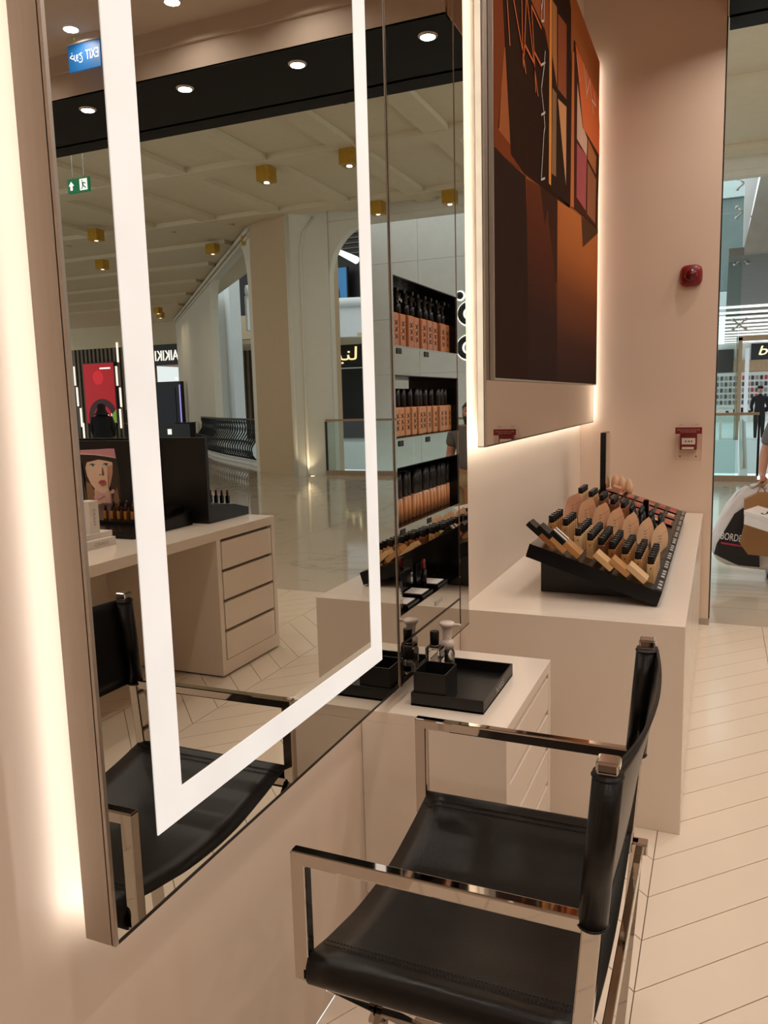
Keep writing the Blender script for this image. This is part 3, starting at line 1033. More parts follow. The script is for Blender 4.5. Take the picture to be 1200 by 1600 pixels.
for i, x in enumerate(LEAFX):
    first = None
    for k in range(6):
        lab = 'pointed beige shade paddle, %s from front, %s column from wall on the stand' % (ordn(k), ordn(i))
        loc = (x + 0.003 * k, 4.02 + k * 0.030, tray_z(x + 0.02) - 0.002)
        if first is None:
            first = leaf_proto(M['leaf%d' % i])
            first.location = loc; first['label'] = lab; first['group'] = 'pointed shade paddles on the tester stand'
        else:
            dup(first, loc, lab, 'pointed shade paddles on the tester stand')
bank([0.142, 0.198, 0.256, 0.316, 0.372], [4.46] * 5, 5, 0.045, [2, 1, 4, 4, 0], 'rear bank of stand', 'bottles in the rear bank of the tester stand')
# black slim testers and a few coiled bands on the right half behind the paddles
for i, x in enumerate((0.425, 0.475, 0.525, 0.575)):
    for k in range(4):
        c = thing('tester_tube', 'slim black tester, %s from front, %s column of the black testers behind the paddles' % (ordn(k), ordn(i)), 'cosmetic', (x, 4.46 + k * 0.05, tray_z(x)), 'slim black testers behind the paddles')
        z0_ = tray_z(x + 0.012) - 0.002
        obj('tube', MB(M['black_gloss']).tube([(x, 4.46 + k * 0.05, z0_), (x - 0.012, 4.475 + k * 0.05, z0_ + 0.075)], 0.011, 8), c)
        obj('cap', MB(M['black_cap']).tube([(x - 0.012, 4.475 + k * 0.05, z0_ + 0.075), (x - 0.016, 4.48 + k * 0.05, z0_ + 0.105)], 0.009, 8), c)
# blush and lip palettes at the far end
pc = [(205, 140, 104), (190, 92, 80), (206, 110, 88), (176, 84, 72), (188, 104, 92), (200, 120, 96), (196, 112, 92), (226, 184, 150)]
for r_ in range(3):
    for i in range(7):
        x = 0.155 + i * 0.066
        y = 4.80 + r_ * 0.25
        c = thing('makeup_palette', 'black palette of blush pans, %s from wall, %s row at stand far end' % (ordn(i), ordn(r_)), 'palette', (x, y, tray_z(x)), 'palettes at the far end of the tester stand')
        obj('case', slope_box(MB(M['black_gloss']), x, x + 0.058, y, y + 0.20, 0.0005, 0.009), c)
        for s_ in range(4):
            col = pc[(i * 3 + r_ * 2 + (s_ // 2) * 3) % 8]
            key = 'pan_%d_%d_%d' % col
            if key not in M:
                M[key] = mat('pressed_powder', col, 0.6)
            obj('pan', slope_box(MB(M[key]), x + 0.010, x + 0.048, y + 0.016 + s_ * 0.045, y + 0.042 + s_ * 0.045, 0.0088, 0.0105), c)
for i, x in enumerate((0.200, 0.246, 0.292)):
    c = thing('powder_puff', '%s pointed tan puff from the wall at the stand far end' % ordn(i), 'puff', (x, 5.50, tray_z(x)), 'pointed puffs at the far end of the stand')
    m = MB(M['leaf%d' % (3 + i)])
    m.lathe([(0.012, 0.0), (0.024, 0.025), (0.026, 0.05), (0.018, 0.085), (0.006, 0.108), (0.0001, 0.112)], (x + 0.005, 5.50, tray_z(x) - 0.003), 14, sy=0.7)
    obj('puff', m, c, smooth=True)
    obj('foot', MB(M['black_satin']).tube([(x + 0.005, 5.50, tray_z(x) - 0.002), (x + 0.005, 5.50, tray_z(x) + 0.006)], 0.014, 12), c)
c = thing('blush_block', 'rosy block leaning in front of the small stand mirror', 'cosmetic', (0.225, 5.30, tray_z(0.225)))
obj('block', slope_box(MB(M['leaf0']), 0.20, 0.25, 5.30, 5.40, 0.012, 0.045), c)
t = thing('stand_mirror', 'small upright mirror with black back at the far end of the tester stand', 'mirror', (0.16, 5.35, tray_z(0.16)))
obj('back', MB(M['black_gloss']).box(0.135, 0.172, 5.28, 5.46, tray_z(0.172) - 0.004, 1.41, 0.002), t)
obj('glass', MB(M['mirror']).box(0.1715, 0.175, 5.284, 5.456, tray_z(0.172) + 0.004, 1.407), t)
obj('frame', MB(M['chrome']).box(0.1715, 0.177, 5.276, 5.284, tray_z(0.172), 1.41), t)
c = thing('marker_block', 'tall black block standing upright among the lip palettes', 'block', (0.47, 4.72, tray_z(0.47)))
obj('block', MB(M['black_gloss']).box(0.455, 0.485, 4.72, 4.75, tray_z(0.485) - 0.004, tray_z(0.47) + 0.12, 0.002), c)
obj('top', MB(M['red_plastic']).box(0.458, 0.482, 4.722, 4.748, tray_z(0.47) + 0.12, tray_z(0.47) + 0.124), c)

# ================================================================== FIRE ALARM PARTS
sx_, sz_ = 0.635, 2.44
t = thing('alarm_sounder', 'rounded red fire alarm sounder high on the front wall', 'alarm', (sx_, WY, sz_))
m = MB(M['red_plastic'])
rings = []
for r_, d_ in ((0.070, 0.0), (0.073, 0.012), (0.070, 0.032), (0.060, 0.046), (0.040, 0.052), (0.0005, 0.052)):
    ring = []
    for k in range(40):
        a = 2 * PI * k / 40
        ca, sa = math.cos(a), math.sin(a)
        ring.append(m.bm.verts.new((sx_ + r_ * math.copysign(abs(ca) ** 0.62, ca), WY - 0.0005 - d_, sz_ + r_ * math.copysign(abs(sa) ** 0.62, sa))))
    rings.append(ring)
for A_, B_ in zip(rings, rings[1:]):
    for k in range(40):
        m.bm.faces.new((A_[k], A_[(k + 1) % 40], B_[(k + 1) % 40], B_[k])).smooth = True
obj('body', m, t)
m = MB(M['dark_red'])
me = MB(M['dark_red']).lathe([(0.044, 0), (0.043, 0.014), (0.032, 0.026), (0.012, 0.033), (0.0001, 0.034)], n=24).mesh('lens')
me.transform(Matrix.Translation((sx_, WY - 0.048, sz_)) @ Matrix.Rotation(PI / 2, 4, 'X'))
obj('lens', me, t)
ax, az = 0.648, 1.30
t = thing('call_point', 'red fire alarm call point under a clear cover on the front wall', 'alarm', (ax, WY, az))
obj('body', MB(M['red_plastic']).box(ax - 0.055, ax + 0.055, WY - 0.05, WY - 0.001, az - 0.042, az + 0.075, 0.004), t)
obj('window', MB(M['card_white']).box(ax - 0.044, ax + 0.044, WY - 0.054, WY - 0.05, az - 0.004, az + 0.040), t)
m = MB(M['black_satin'])
for dx in (-0.018, 0.002, 0.02):
    m.box(ax + dx - 0.005, ax + dx + 0.005, WY - 0.0555, WY - 0.054, az + 0.013, az + 0.022)
obj('printed_symbol', m, t)
obj('name_strip', MB(M['card_white']).box(ax - 0.042, ax + 0.036, WY - 0.053, WY - 0.05, az - 0.038, az - 0.022), t)
cv = MB(M['clear'])
cv.box(ax - 0.086, ax + 0.086, WY - 0.076, WY - 0.0735, az - 0.115, az + 0.115)
cv.box(ax - 0.088, ax - 0.086, WY - 0.076, WY - 0.001, az - 0.115, az + 0.115)
cv.box(ax + 0.086, ax + 0.088, WY - 0.076, WY - 0.001, az - 0.115, az + 0.115)
cvo = obj('cover', cv, t, label='clear plastic flap over the red call point')
obj('warning_band', MB(M['red_plastic']).box(ax - 0.086, ax + 0.086, WY - 0.0775, WY - 0.0762, az + 0.070, az + 0.115), cvo)
place_text('lettering', 'BREAK GLASS IN CASE OF FIRE', M['gray_print'], (ax, WY - 0.0785, az + 0.098), (0, -1, 0), cvo, width=0.145, height=0.009, depth=0.0002)
place_text('lettering', 'PULL FIRE ALARM', M['gray_print'], (ax, WY - 0.0785, az + 0.084), (0, -1, 0), cvo, width=0.10, height=0.008, depth=0.0002)
for dx in (-0.052, 0.052):
    m = MB(M['black_satin'])
    m.tube([(ax + dx, WY - 0.0785, az - 0.085), (ax + dx, WY - 0.0762, az - 0.085)], 0.005, 10)
    obj('screw', m, cvo)
    obj('hinge', MB(M['clear']).box(ax + dx - 0.012, ax + dx + 0.012, WY - 0.05, WY - 0.001, az + 0.125, az + 0.14, 0.003), cvo)

# ================================================================== DIRECTOR'S CHAIR
YA, YB = 1.13, 1.75
t = thing('director_chair', 'chrome framed director chair with black leather seat and back facing the lit mirror', 'chair', (0.45, 1.44, 0))
BW = 0.012
for y, post_x in ((YA, 0.704), (YB, 0.708)):
    poly = [(0.174, 0.625), (0.204, 0.625), (0.204, 0.845), (0.69, 0.842), (0.69, 0.868), (0.174, 0.871)]
    m = MB(M['chrome'])
    m.prism([(0.174, 0.622), (0.204, 0.622), (0.204, 0.846), (0.700, 0.842), (0.700, 0.868), (0.174, 0.871)], y - BW, y + BW, 'y')
    bmesh.ops.bevel(m.bm, geom=list(m.bm.edges), offset=0.0035, segments=2, profile=0.5, affect='EDGES')
    obj('armrest', m, t, label='chrome arm bent down into its front upright')
    lean = lambda z: post_x + 0.010 + (z - 1.105) * 0.08
    m = MB(M['chrome'])
    m.box(-0.015, 0.015, y - 0.015, y + 0.015, 0.625, 1.108, 0.003)
    for v in m.bm.verts:
        v.co.x += lean(v.co.z)
    po = obj('post', m, t)
    obj('cap', MB(M['chrome']).box(lean(1.11) - 0.017, lean(1.11) + 0.017, y - 0.017, y + 0.017, 1.106, 1.124, 0.004), po)
    # leather sleeve round the post
    prof = [(0.0225 * math.cos(2 * PI * k / 24), y + 0.0225 * math.sin(2 * PI * k / 24)) for k in range(24)]
    m = MB(M['leather'])
    m.prism(prof, 0.853, 1.104, 'z')
    for f in m.bm.faces:
        f.smooth = len(f.verts) == 4
    for zz in (0.856, 1.098):
        m.tube([(p_[0], p_[1], zz) for p_ in prof], 0.0022, 6, closed=True)
    for v in m.bm.verts:
        v.co.x += lean(v.co.z)
    obj('sleeve', m, t)
    # seat rail and floor rail
    obj('seat_rail', MB(M['chrome']).box(0.19, 0.71, y - 0.012, y + 0.012, 0.626, 0.650, 0.003), t)
    yi = y
    obj('floor_rail', MB(M['chrome']).box(0.15, 0.74, yi - 0.013, yi + 0.013, 0.0, 0.026, 0.003), t)


def bar(mb, p, q, wx, wt):
    """flat bar between two points lying in a plane x = const"""
    p, q = Vector(p), Vector(q)
    d = (q - p).normalized()
    nrm = Vector((1, 0, 0)).cross(d).normalized()
    P = []
    for base in (p, q):
        for sx2, sn in ((-1, -1), (1, -1), (1, 1), (-1, 1)):
            P.append(mb.bm.verts.new(base + Vector((1, 0, 0)) * sx2 * wx / 2 + nrm * sn * wt / 2))
    for a in ((0, 1, 2, 3), (7, 6, 5, 4), (0, 4, 5, 1), (1, 5, 6, 2), (2, 6, 7, 3), (3, 7, 4, 0)):
        f = mb.bm.faces.new([P[i] for i in a])
    return mb


xb = 0.189
obj('cross_bar', bar(MB(M['chrome']), (xb - 0.008, YA, 0.635), (xb - 0.008, YB - 0.02, 0.02), 0.014, 0.026), t)
obj('cross_bar', bar(MB(M['chrome']), (xb + 0.008, YB, 0.635), (xb + 0.008, YA + 0.02, 0.02), 0.014, 0.026), t)
obj('pivot', MB(M['chrome']).tube([(xb - 0.02, 1.44, 0.285), (xb + 0.02, 1.44, 0.285)], 0.010, 12), t)
obj('rear_rail', MB(M['chrome']).box(0.700, 0.716, YA, YB, 0.594, 0.626, 0.002), t)
for y in (YA, YB):
    m = MB(M['chrome'])
    m.prism([(0.690, 0.626), (0.718, 0.626), (0.672, 0.0), (0.644, 0.0)], y - 0.012, y + 0.012, 'y')
    obj('rear_leg', m, t)
    obj('joint', MB(M['chrome']).box(0.693, 0.728, y - 0.016, y + 0.016, 0.624, 0.650, 0.003), t)
# seat sling
sp = [(1.137, .617), (1.116, .622), (1.106, .642), (1.110, .664), (1.126, .676), (1.147, .673), (1.19, .662), (1.241, .652), (1.32, .638), (1.415, .631), (1.48, .632), (1.536, .637), (1.64, .655), (1.70, .668), (1.739, .677), (1.757, .677), (1.770, .664), (1.774, .642), (1.765, .622), (1.745, .617)]


def sling(pts, a0, a1, th, axis, na, m, bow=None):
    """thick sheet: pts is the profile (u, v), extruded from a0 to a1"""
    mb = MB(m)
    N = len(pts)
    nor = []
    for i in range(N):
        a = pts[max(0, i - 1)]
        b = pts[min(N - 1, i + 1)]
        d = Vector((b[0] - a[0], b[1] - a[1])).normalized()
        nor.append((-d.y, d.x))
    G_ = []
    for side in (0, 1):
        rows = []
        for j in range(na + 1):
            w_ = a0 + (a1 - a0) * j / na
            row = []
            for (u, v), (nu, nv) in zip(pts, nor):
                k = -th if side else 0.0
                uu, vv = u + nu * k, v + nv * k
                row.append(mb.bm.verts.new((w_, uu, vv) if axis == 'x' else (vv, uu, w_)))
            rows.append(row)
        G_.append(rows)
    fs = []
    for side in (0, 1):
        for j in range(na):
            for i in range(N - 1):
                R_ = G_[side]
                fs.append(mb.bm.faces.new((R_[j][i], R_[j][i + 1], R_[j + 1][i + 1], R_[j + 1][i])))
    for j in (0, na):
        for i in range(N - 1):
            fs.append(mb.bm.faces.new((G_[0][j][i], G_[0][j][i + 1], G_[1][j][i + 1], G_[1][j][i])))
    for i in (0, N - 1):
        for j in range(na):
            fs.append(mb.bm.faces.new((G_[0][j][i], G_[0][j + 1][i], G_[1][j + 1][i], G_[1][j][i])))
    bmesh.ops.recalc_face_normals(mb.bm, faces=fs)
    for f in fs[:2 * na * (N - 1)]:
        f.smooth = True
    return mb


def refine(pts, n=3):
    out = []
    P = [Vector(p) for p in pts]
    for i in range(len(P) - 1):
        p0, p1, p2, p3 = P[max(0, i - 1)], P[i], P[i + 1], P[min(len(P) - 1, i + 2)]
        for k in range(n):
            s_ = k / n
            out.append(tuple(0.5 * ((2 * p1) + (p2 - p0) * s_ + (2 * p0 - 5 * p1 + 4 * p2 - p3) * s_ ** 2 + (3 * p1 - p0 - 3 * p2 + p3) * s_ ** 3)))
    out.append(tuple(P[-1]))
    return out


seat = obj('seat', sling(refine(sp, 3), 0.203, 0.694, 0.005, 'x', 8, M['leather']), t)
st = MB(M['thread'])
for yy, zz in ((1.163, .6705), (1.178, .667), (1.722, .6745), (1.706, .671)):
    nst = 70
    for k in range(nst):
        xa = 0.21 + k * (0.478 / nst)
        st.box(xa, xa + 0.0045, yy - 0.0008, yy + 0.0008, zz - 0.0004, zz + 0.0014)
obj('stitching', st, seat, kind='stuff')
bp = [(1.112, .700), (1.128, .713), (1.151, .720), (1.179, .726), (1.242, .740), (1.332, .752), (1.44, .7575), (1.52, .757), (1.60, .753), (1.67, .747), (1.72, .741), (1.752, .736), (1.768, .722)]
bp = [(y_, x_ + 0.004) for y_, x_ in bp]


def bow(x_, z_):
    u = max(0.0, min(1.0, (z_ - 0.856) / 0.246))
    base = 0.717 - (1.105 - z_) * 0.075
    return base + (x_ - 0.717) * (0.22 + 0.78 * u ** 1.3) + 0.006 * (1 - u)


mb = sling(refine(bp, 3), 0.856, 1.102, 0.005, 'z', 8, M['leather'])
for v in mb.bm.verts:
    v.co.x = bow(v.co.x, v.co.z)
back = obj('backrest', mb, t)
st = MB(M['thread'])
for zz in (0.862, 1.096):
    st.tube([(bow(x_ + 0.0005, zz), y_, zz) for y_, x_ in refine(bp, 2)], 0.0016, 6)
obj('piping', st, back)

# ================================================================== DESK SEEN IN THE MIRROR
DX0, DX1, DY0, DY1, DZ = 1.89, 2.78, 1.30, 4.54, 0.91
t = thing('makeup_desk', 'white desk with a stack of four drawers seen in the lit mirror', 'desk', (2.3, 3.2, 0))
obj('desktop', MB(M['lacquer']).box(DX0, DX1 + 0.9, DY0, DY1, DZ - 0.058, DZ, 0.002), t)
obj('side_panel', MB(M['lacquer']).box(DX0 + 0.002, DX1 + 0.9, 3.87, 3.91, 0.012, DZ - 0.058), t)
obj('side_panel', MB(M['lacquer']).box(DX0 + 0.002, DX1 + 0.9, DY1 - 0.04, DY1, 0.012, DZ - 0.058), t)
obj('side_panel', MB(M['lacquer']).box(DX0 + 0.002, DX1 + 0.9, DY0, DY0 + 0.05, 0.0, DZ - 0.058), t)
obj('back_panel', MB(M['lacquer']).box(DX1 - 0.03, DX1, DY0 + 0.05, 3.87, 0.0, DZ - 0.058), t)
obj('carcass', MB(M['lacquer']).box(DX0 + 0.03, DX1, 3.91, DY1 - 0.04, 0.012, DZ - 0.058), t)
obj('plinth', MB(M['lacquer']).box(DX0 + 0.002, DX0 + 0.03, 3.91, DY1 - 0.04, 0.012, 0.10), t)
obj('foot', MB(M['black_satin']).box(DX0 + 0.02, DX1, 3.89, DY1 - 0.02, 0.0, 0.012), t)
drawer_stack(t, DX0, -1, 3.92, DY1 - 0.05, 0.10, DZ - 0.06, 4, M['lacquer'])

t = thing('lipstick_display', 'low black lipstick display with a tall black back panel on the desk', 'display', (2.6, 4.3, DZ))
obj('back_panel', MB(M['black_satin']).box(2.10, 3.30, 4.10, 4.13, DZ, 1.455, 0.002), t)
obj('base', MB(M['black_satin']).prism([(4.13, DZ), (4.56, DZ), (4.56, DZ + 0.05), (4.40, DZ + 0.09), (4.13, DZ + 0.12)], 2.10, 3.30, 'x'), t)
lp = None
lipcols = [(120, 30, 34), (168, 60, 60), (190, 96, 86), (90, 24, 40)]


def lipstick_proto(col, body):
    r = thing('lipstick', 'x', 'lipstick')
    obj('case', MB(body).box(-0.011, 0.011, -0.011, 0.011, 0, 0.05, 0.002), r, local=True)
    obj('bullet', MB(mat('lip_colour', col, 0.35)).tube([(0, 0, 0.05), (0, 0, 0.08), (0, 0, 0.093)], [0.0085, 0.0085, 0.003], 10), r, local=True)
    return r


for i in range(6):
    x = 2.13 + i * 0.045
    lab = 'dark lipstick on the low black display, %s from its open end' % ordn(i)
    if lp is None:
        lp = lipstick_proto(lipcols[3], M['black_gloss']); lp['label'] = lab
        lp.location = (x, 4.36 - 0.0, DZ + 0.098); lp['group'] = 'dark lipsticks on the low black display'
    else:
        dup(lp, (x, 4.36, DZ + 0.098), lab, 'dark lipsticks on the low black display')

t = thing('portrait_board', 'upright black board with a printed portrait of a woman in a pink visor', 'board', (2.8, 4.05, DZ))
obj('board', MB(M['black_satin']).box(2.48, 3.30, 4.055, 4.09, DZ, 1.44, 0.002), t)


def pq(a, b):
    return (3.065 - (a - 45) * 0.00060, 1.385 - (b - 190) * 0.00048)


def flat_shape(pts, m, off):
    q = MB(m)
    q.face([(x, 4.0545 - off, z) for x, z in (pq(*p) for p in pts)])
    bmesh.ops.triangulate(q.bm, faces=q.bm.faces[:])
    q.bm.normal_update()
    for f in q.bm.faces:
        if f.normal.y > 0:
            f.normal_flip()
    return q


def ell(cx, cy, rx, ry, n=20, a=0.0):
    return [(cx + rx * math.cos(2 * PI * k / n) * math.cos(a) - ry * math.sin(2 * PI * k / n) * math.sin(a),
             cy + rx * math.cos(2 * PI * k / n) * math.sin(a) + ry * math.sin(2 * PI * k / n) * math.cos(a)) for k in range(n)]


P_ = [((186, 150, 128), [(45, 205), (530, 190), (560, 1120), (250, 1120), (80, 1110)], 'print_ground', None),
      ((62, 46, 36), [(45, 240), (540, 250), (575, 560), (570, 900), (520, 1000), (450, 980), (440, 760), (430, 600), (200, 720), (190, 940), (80, 940), (90, 600)], 'print_hair', None),
      ((150, 112, 76), [(95, 640), (150, 660), (200, 760), (195, 940), (100, 940)], 'print_hair_blond', None),
      ((150, 112, 76), [(470, 830), (530, 700), (550, 940), (520, 1080), (460, 1060)], 'print_hair_blond', None),
      ((226, 184, 156), [(205, 740), (420, 740), (440, 1100), (250, 1130), (205, 900)], 'print_neck', None),
      ((240, 202, 176), [(100, 420), (120, 560), (170, 680), (230, 750), (300, 790), (360, 790), (410, 740), (450, 640), (480, 520), (490, 400), (480, 330), (100, 330)], 'print_face', None),
      ((205, 150, 124), [(410, 420), (490, 400), (480, 520), (450, 640), (410, 740), (395, 700), (420, 600)], 'print_cheek', None),
      ((48, 34, 28), [(45, 265), (330, 270), (545, 305), (540, 430), (500, 370), (420, 350), (300, 330), (200, 340), (130, 370), (95, 470), (60, 400)], 'print_fringe', None),
      ((214, 150, 156), [(45, 200), (300, 190), (440, 180), (530, 180), (543, 310), (420, 285), (250, 262), (45, 258)], 'print_visor', None),
      ((250, 215, 215), [(45, 246), (250, 258), (420, 280), (543, 302), (543, 312), (420, 290), (250, 268), (45, 260)], 'print_visor_edge', None),
      ((236, 236, 230), ell(212, 410, 42, 20), 'print_eye', None), ((236, 236, 230), ell(400, 398, 36, 18), 'print_eye', None),
      ((70, 96, 104), ell(214, 408, 19, 19, 14), 'print_iris', None), ((70, 96, 104), ell(402, 397, 18, 18, 14), 'print_iris', None),
      ((20, 18, 18), [(165, 402), (200, 384), (250, 398), (252, 406), (205, 394), (168, 412)], 'print_lash', None),
      ((20, 18, 18), [(360, 390), (395, 376), (440, 388), (440, 396), (398, 386), (362, 400)], 'print_lash', None),
      ((150, 104, 82), [(340, 440), (352, 440), (368, 530), (350, 552), (335, 545), (345, 525)], 'print_nose', None),
      ((110, 66, 54), ell(308, 538, 11, 8, 10), 'print_nostril', None), ((110, 66, 54), ell(352, 540, 11, 8, 10), 'print_nostril', None),
      ((196, 98, 92), [(272, 648), (300, 618), (330, 606), (345, 612), (365, 608), (390, 640), (384, 672), (345, 694), (310, 688)], 'print_lips', None),
      ((110, 44, 44), [(285, 646), (330, 634), (380, 642), (332, 646)], 'print_mouth', None),
      ((232, 172, 180), [(200, 840), (330, 790), (380, 810), (280, 870), (205, 890)], 'print_ribbon', None),
      ((232, 172, 180), [(380, 810), (430, 840), (445, 1080), (410, 1080), (395, 880), (350, 815)], 'print_ribbon', None),
      ((236, 182, 190), [(420, 780), (470, 735), (498, 745), (495, 785), (450, 800)], 'print_ribbon', None)]
for i, (c_, pts, nm, _) in enumerate(P_):
    key = nm
    if key not in M:
        M[key] = mat(nm, c_, 0.55, vary=0.03)
    obj('printed_shape', flat_shape(pts, M[key], 0.0003 + 0.0002 * i), t)
t = thing('tester_tray', 'black stepped tray of gold lipsticks in front of the portrait board', 'tray', (2.4, 3.75, DZ))
obj('lower_step', MB(M['black_gloss']).prism([(3.50, DZ), (4.05, DZ), (4.05, DZ + 0.09), (3.50, DZ + 0.04)], 2.19, 2.95, 'x'), t)
obj('upper_step', MB(M['black_gloss']).prism([(3.66, DZ + 0.05), (4.05, DZ + 0.05), (4.05, DZ + 0.12), (3.66, DZ + 0.075)], 2.25, 2.90, 'x'), t)
lp = None
goldm = mat('gold_case', (170, 118, 60), 0.25, 0.8)
n_ = 0
for r_ in range(2):
    for i in range(6):
        x = 2.30 + i * 0.052
        y = 3.70 + r_ * 0.07
        lab = 'gold cased lipstick, %s from the open end in the %s row below the portrait' % (ordn(i), 'front' if r_ == 0 else 'back')
        loc = (x, y, DZ + 0.079 + r_ * 0.012)
        if lp is None:
            lp = lipstick_proto((58, 22, 22), goldm); lp.location = loc; lp['label'] = lab; lp['group'] = 'gold lipsticks below the portrait'
        else:
            dup(lp, loc, lab, 'gold lipsticks below the portrait')
for nm, lab, q in (('product_carton', 'flat white carton with dark lettering, lowest of the stack on the desk', (2.19, 2.42, 3.14, 3.36, DZ, DZ + 0.045)),
                   ('product_carton', 'thin pale carton in the middle of the stack on the desk', (2.22, 2.42, 3.17, 3.37, DZ + 0.0455, DZ + 0.075)),
                   ('product_carton', 'tall white carton standing on top of the stack on the desk', (2.23, 2.31, 3.22, 3.29, DZ + 0.0755, DZ + 0.25))):
    c = thing(nm, lab, 'carton', (q[0], q[2], q[4]), 'cartons stacked on the desk')
    obj('box', MB(M['card_white']).box(*q, 0.0015), c)
    obj('lid', MB(M['card_white']).box(q[0] + 0.004, q[1] - 0.004, q[2] + 0.004, q[3] - 0.004, q[5], q[5] + 0.0004), c)
    if 'tall' in lab:
        place_text('lettering', 'NARS', M['gray_print'], (q[0] - 0.0006, (q[2] + q[3]) / 2, (q[4] + q[5]) / 2), (-1, 0, 0), c, width=0.09, height=0.018, depth=0.0002, spin=PI / 2)
    elif 'flat' in lab:
        place_text('lettering', 'NARS', M['gray_print'], (q[0] - 0.0006, (q[2] + q[3]) / 2, (q[4] + q[5]) / 2), (-1, 0, 0), c, width=0.10, height=0.022, depth=0.0002)

# hanging EXIT sign (store) and green running-man sign (mall)
t = thing('exit_sign', 'blue hanging exit sign with white lettering below the store ceiling', 'sign', (3.53, 4.9, 4.2))
obj('housing', MB(M['card_white']).box(3.38, 3.69, 4.88, 4.92, 4.31, 4.37, 0.004), t)
obj('panel', MB(M['sign_blue']).box(3.385, 3.685, 4.89, 4.905, 4.125, 4.31), t)
place_text('lettering', 'EXIT', M['sign_white'], (3.46, 4.8885, 4.222), (0, -1, 0), t, width=0.12, height=0.065, depth=0.0004)
place_text('lettering', '\uFE9D\uFEED\uFEAE\uFEA7', M['sign_white'], (3.61, 4.8885, 4.217), (0, -1, 0), t, width=0.12, height=0.08, depth=0.0004)
obj('indicator', MB(M['screen_green']).box(3.60, 3.615, 4.878, 4.88, 4.335, 4.35), t)
obj('hanger', MB(M['card_white']).tube([(3.535, 4.9, 4.37), (3.535, 4.9, CH)], 0.012, 8), t)

gx, gy, gz = 7.48, 9.0, 4.735
t = thing('exit_sign', 'green hanging emergency exit sign with white arrow and running figure', 'sign', (gx, gy, gz))
obj('panel', MB(M['sign_green']).box(gx - 0.19, gx + 0.19, gy - 0.02, gy + 0.02, gz - 0.095, gz + 0.095, 0.004), t)
m = MB(M['sign_white'])
yy = gy - 0.0215
m.face([(gx + 0.12 + a, yy, gz + b) for a, b in ((-0.022, -0.06), (0.022, -0.06), (0.022, 0.0), (0.05, 0.0), (0, 0.06), (-0.05, 0.0), (-0.022, 0.0))])
obj('arrow', m, t)
obj('pictogram_ground', MB(M['sign_white']).box(gx - 0.165, gx - 0.03, gy - 0.0215, gy - 0.0205, gz - 0.075, gz + 0.075), t)
m = MB(M['sign_green'])
yy = gy - 0.0225
for pl in ([(-0.09, 0.05), (-0.075, 0.062), (-0.06, 0.05), (-0.075, 0.038)], [(-0.105, 0.03), (-0.07, 0.035), (-0.075, -0.015), (-0.1, -0.01)], [(-0.1, -0.01), (-0.08, -0.012), (-0.055, -0.06), (-0.068, -0.065)], [(-0.1, -0.01), (-0.085, -0.02), (-0.13, -0.055), (-0.142, -0.045)], [(-0.105, 0.03), (-0.1, 0.018), (-0.14, 0.0), (-0.145, 0.012)]):
    m.face([(gx + a, yy, gz + b) for a, b in pl])
m.bm.normal_update()
obj('pictogram', m, t, kind='stuff')
for dx in (-0.1, 0.1):
    obj('hanger', MB(M['chrome']).tube([(gx + dx, gy, gz + 0.095), (gx + dx, gy, 5.85)], 0.006, 6), t)

# ================================================================== MALL
m = MB(M['mall_grout'])
m.prism([(-8, SY), (34, SY), (34, 41.8), (16.4, 24.2), (8.6, 16.4), (-8, 16.4)], -0.35, -0.006, 'z')
mf = struct('floor_mall', m)
slabm = {}
ns = 0
rest = MB(M['marble'])
ty = [SY, 6.99, 11.69, 16.4, 21.1, 25.8, 30.5]
tx = [-8 + 0.0]
x = 3.91 - 2.4 * 5
tx = []
while x < 34:
    tx.append(x)
    x += 2.4


def half_clip(poly, a, b, c):
    out = []
    for p, q in zip(poly, poly[1:] + poly[:1]):
        fp, fq = a * p[0] + b * p[1] - c, a * q[0] + b * q[1] - c
        if fp >= 0:
            out.append(p)
        if (fp >= 0) != (fq >= 0):
            s_ = fp / (fp - fq)
            out.append((p[0] + (q[0] - p[0]) * s_, p[1] + (q[1] - p[1]) * s_))
    return out


for j in range(len(ty) - 1):
    for i in range(len(tx) - 1):
        poly = [(tx[i] + 0.003, ty[j] + 0.003), (tx[i + 1] - 0.003, ty[j] + 0.003), (tx[i + 1] - 0.003, ty[j + 1] - 0.003), (tx[i] + 0.003, ty[j + 1] - 0.003)]
        if ty[j] >= 16.3:
            poly = half_clip(poly, 1, -1, -7.75)
        if len(poly) < 3:
            continue
        obj('floor_slab', MB(M['marble']).prism(poly, -0.012, 0.0, 'z'), mf)
# veined threshold gets its own marble
vm = M['marble'].copy()
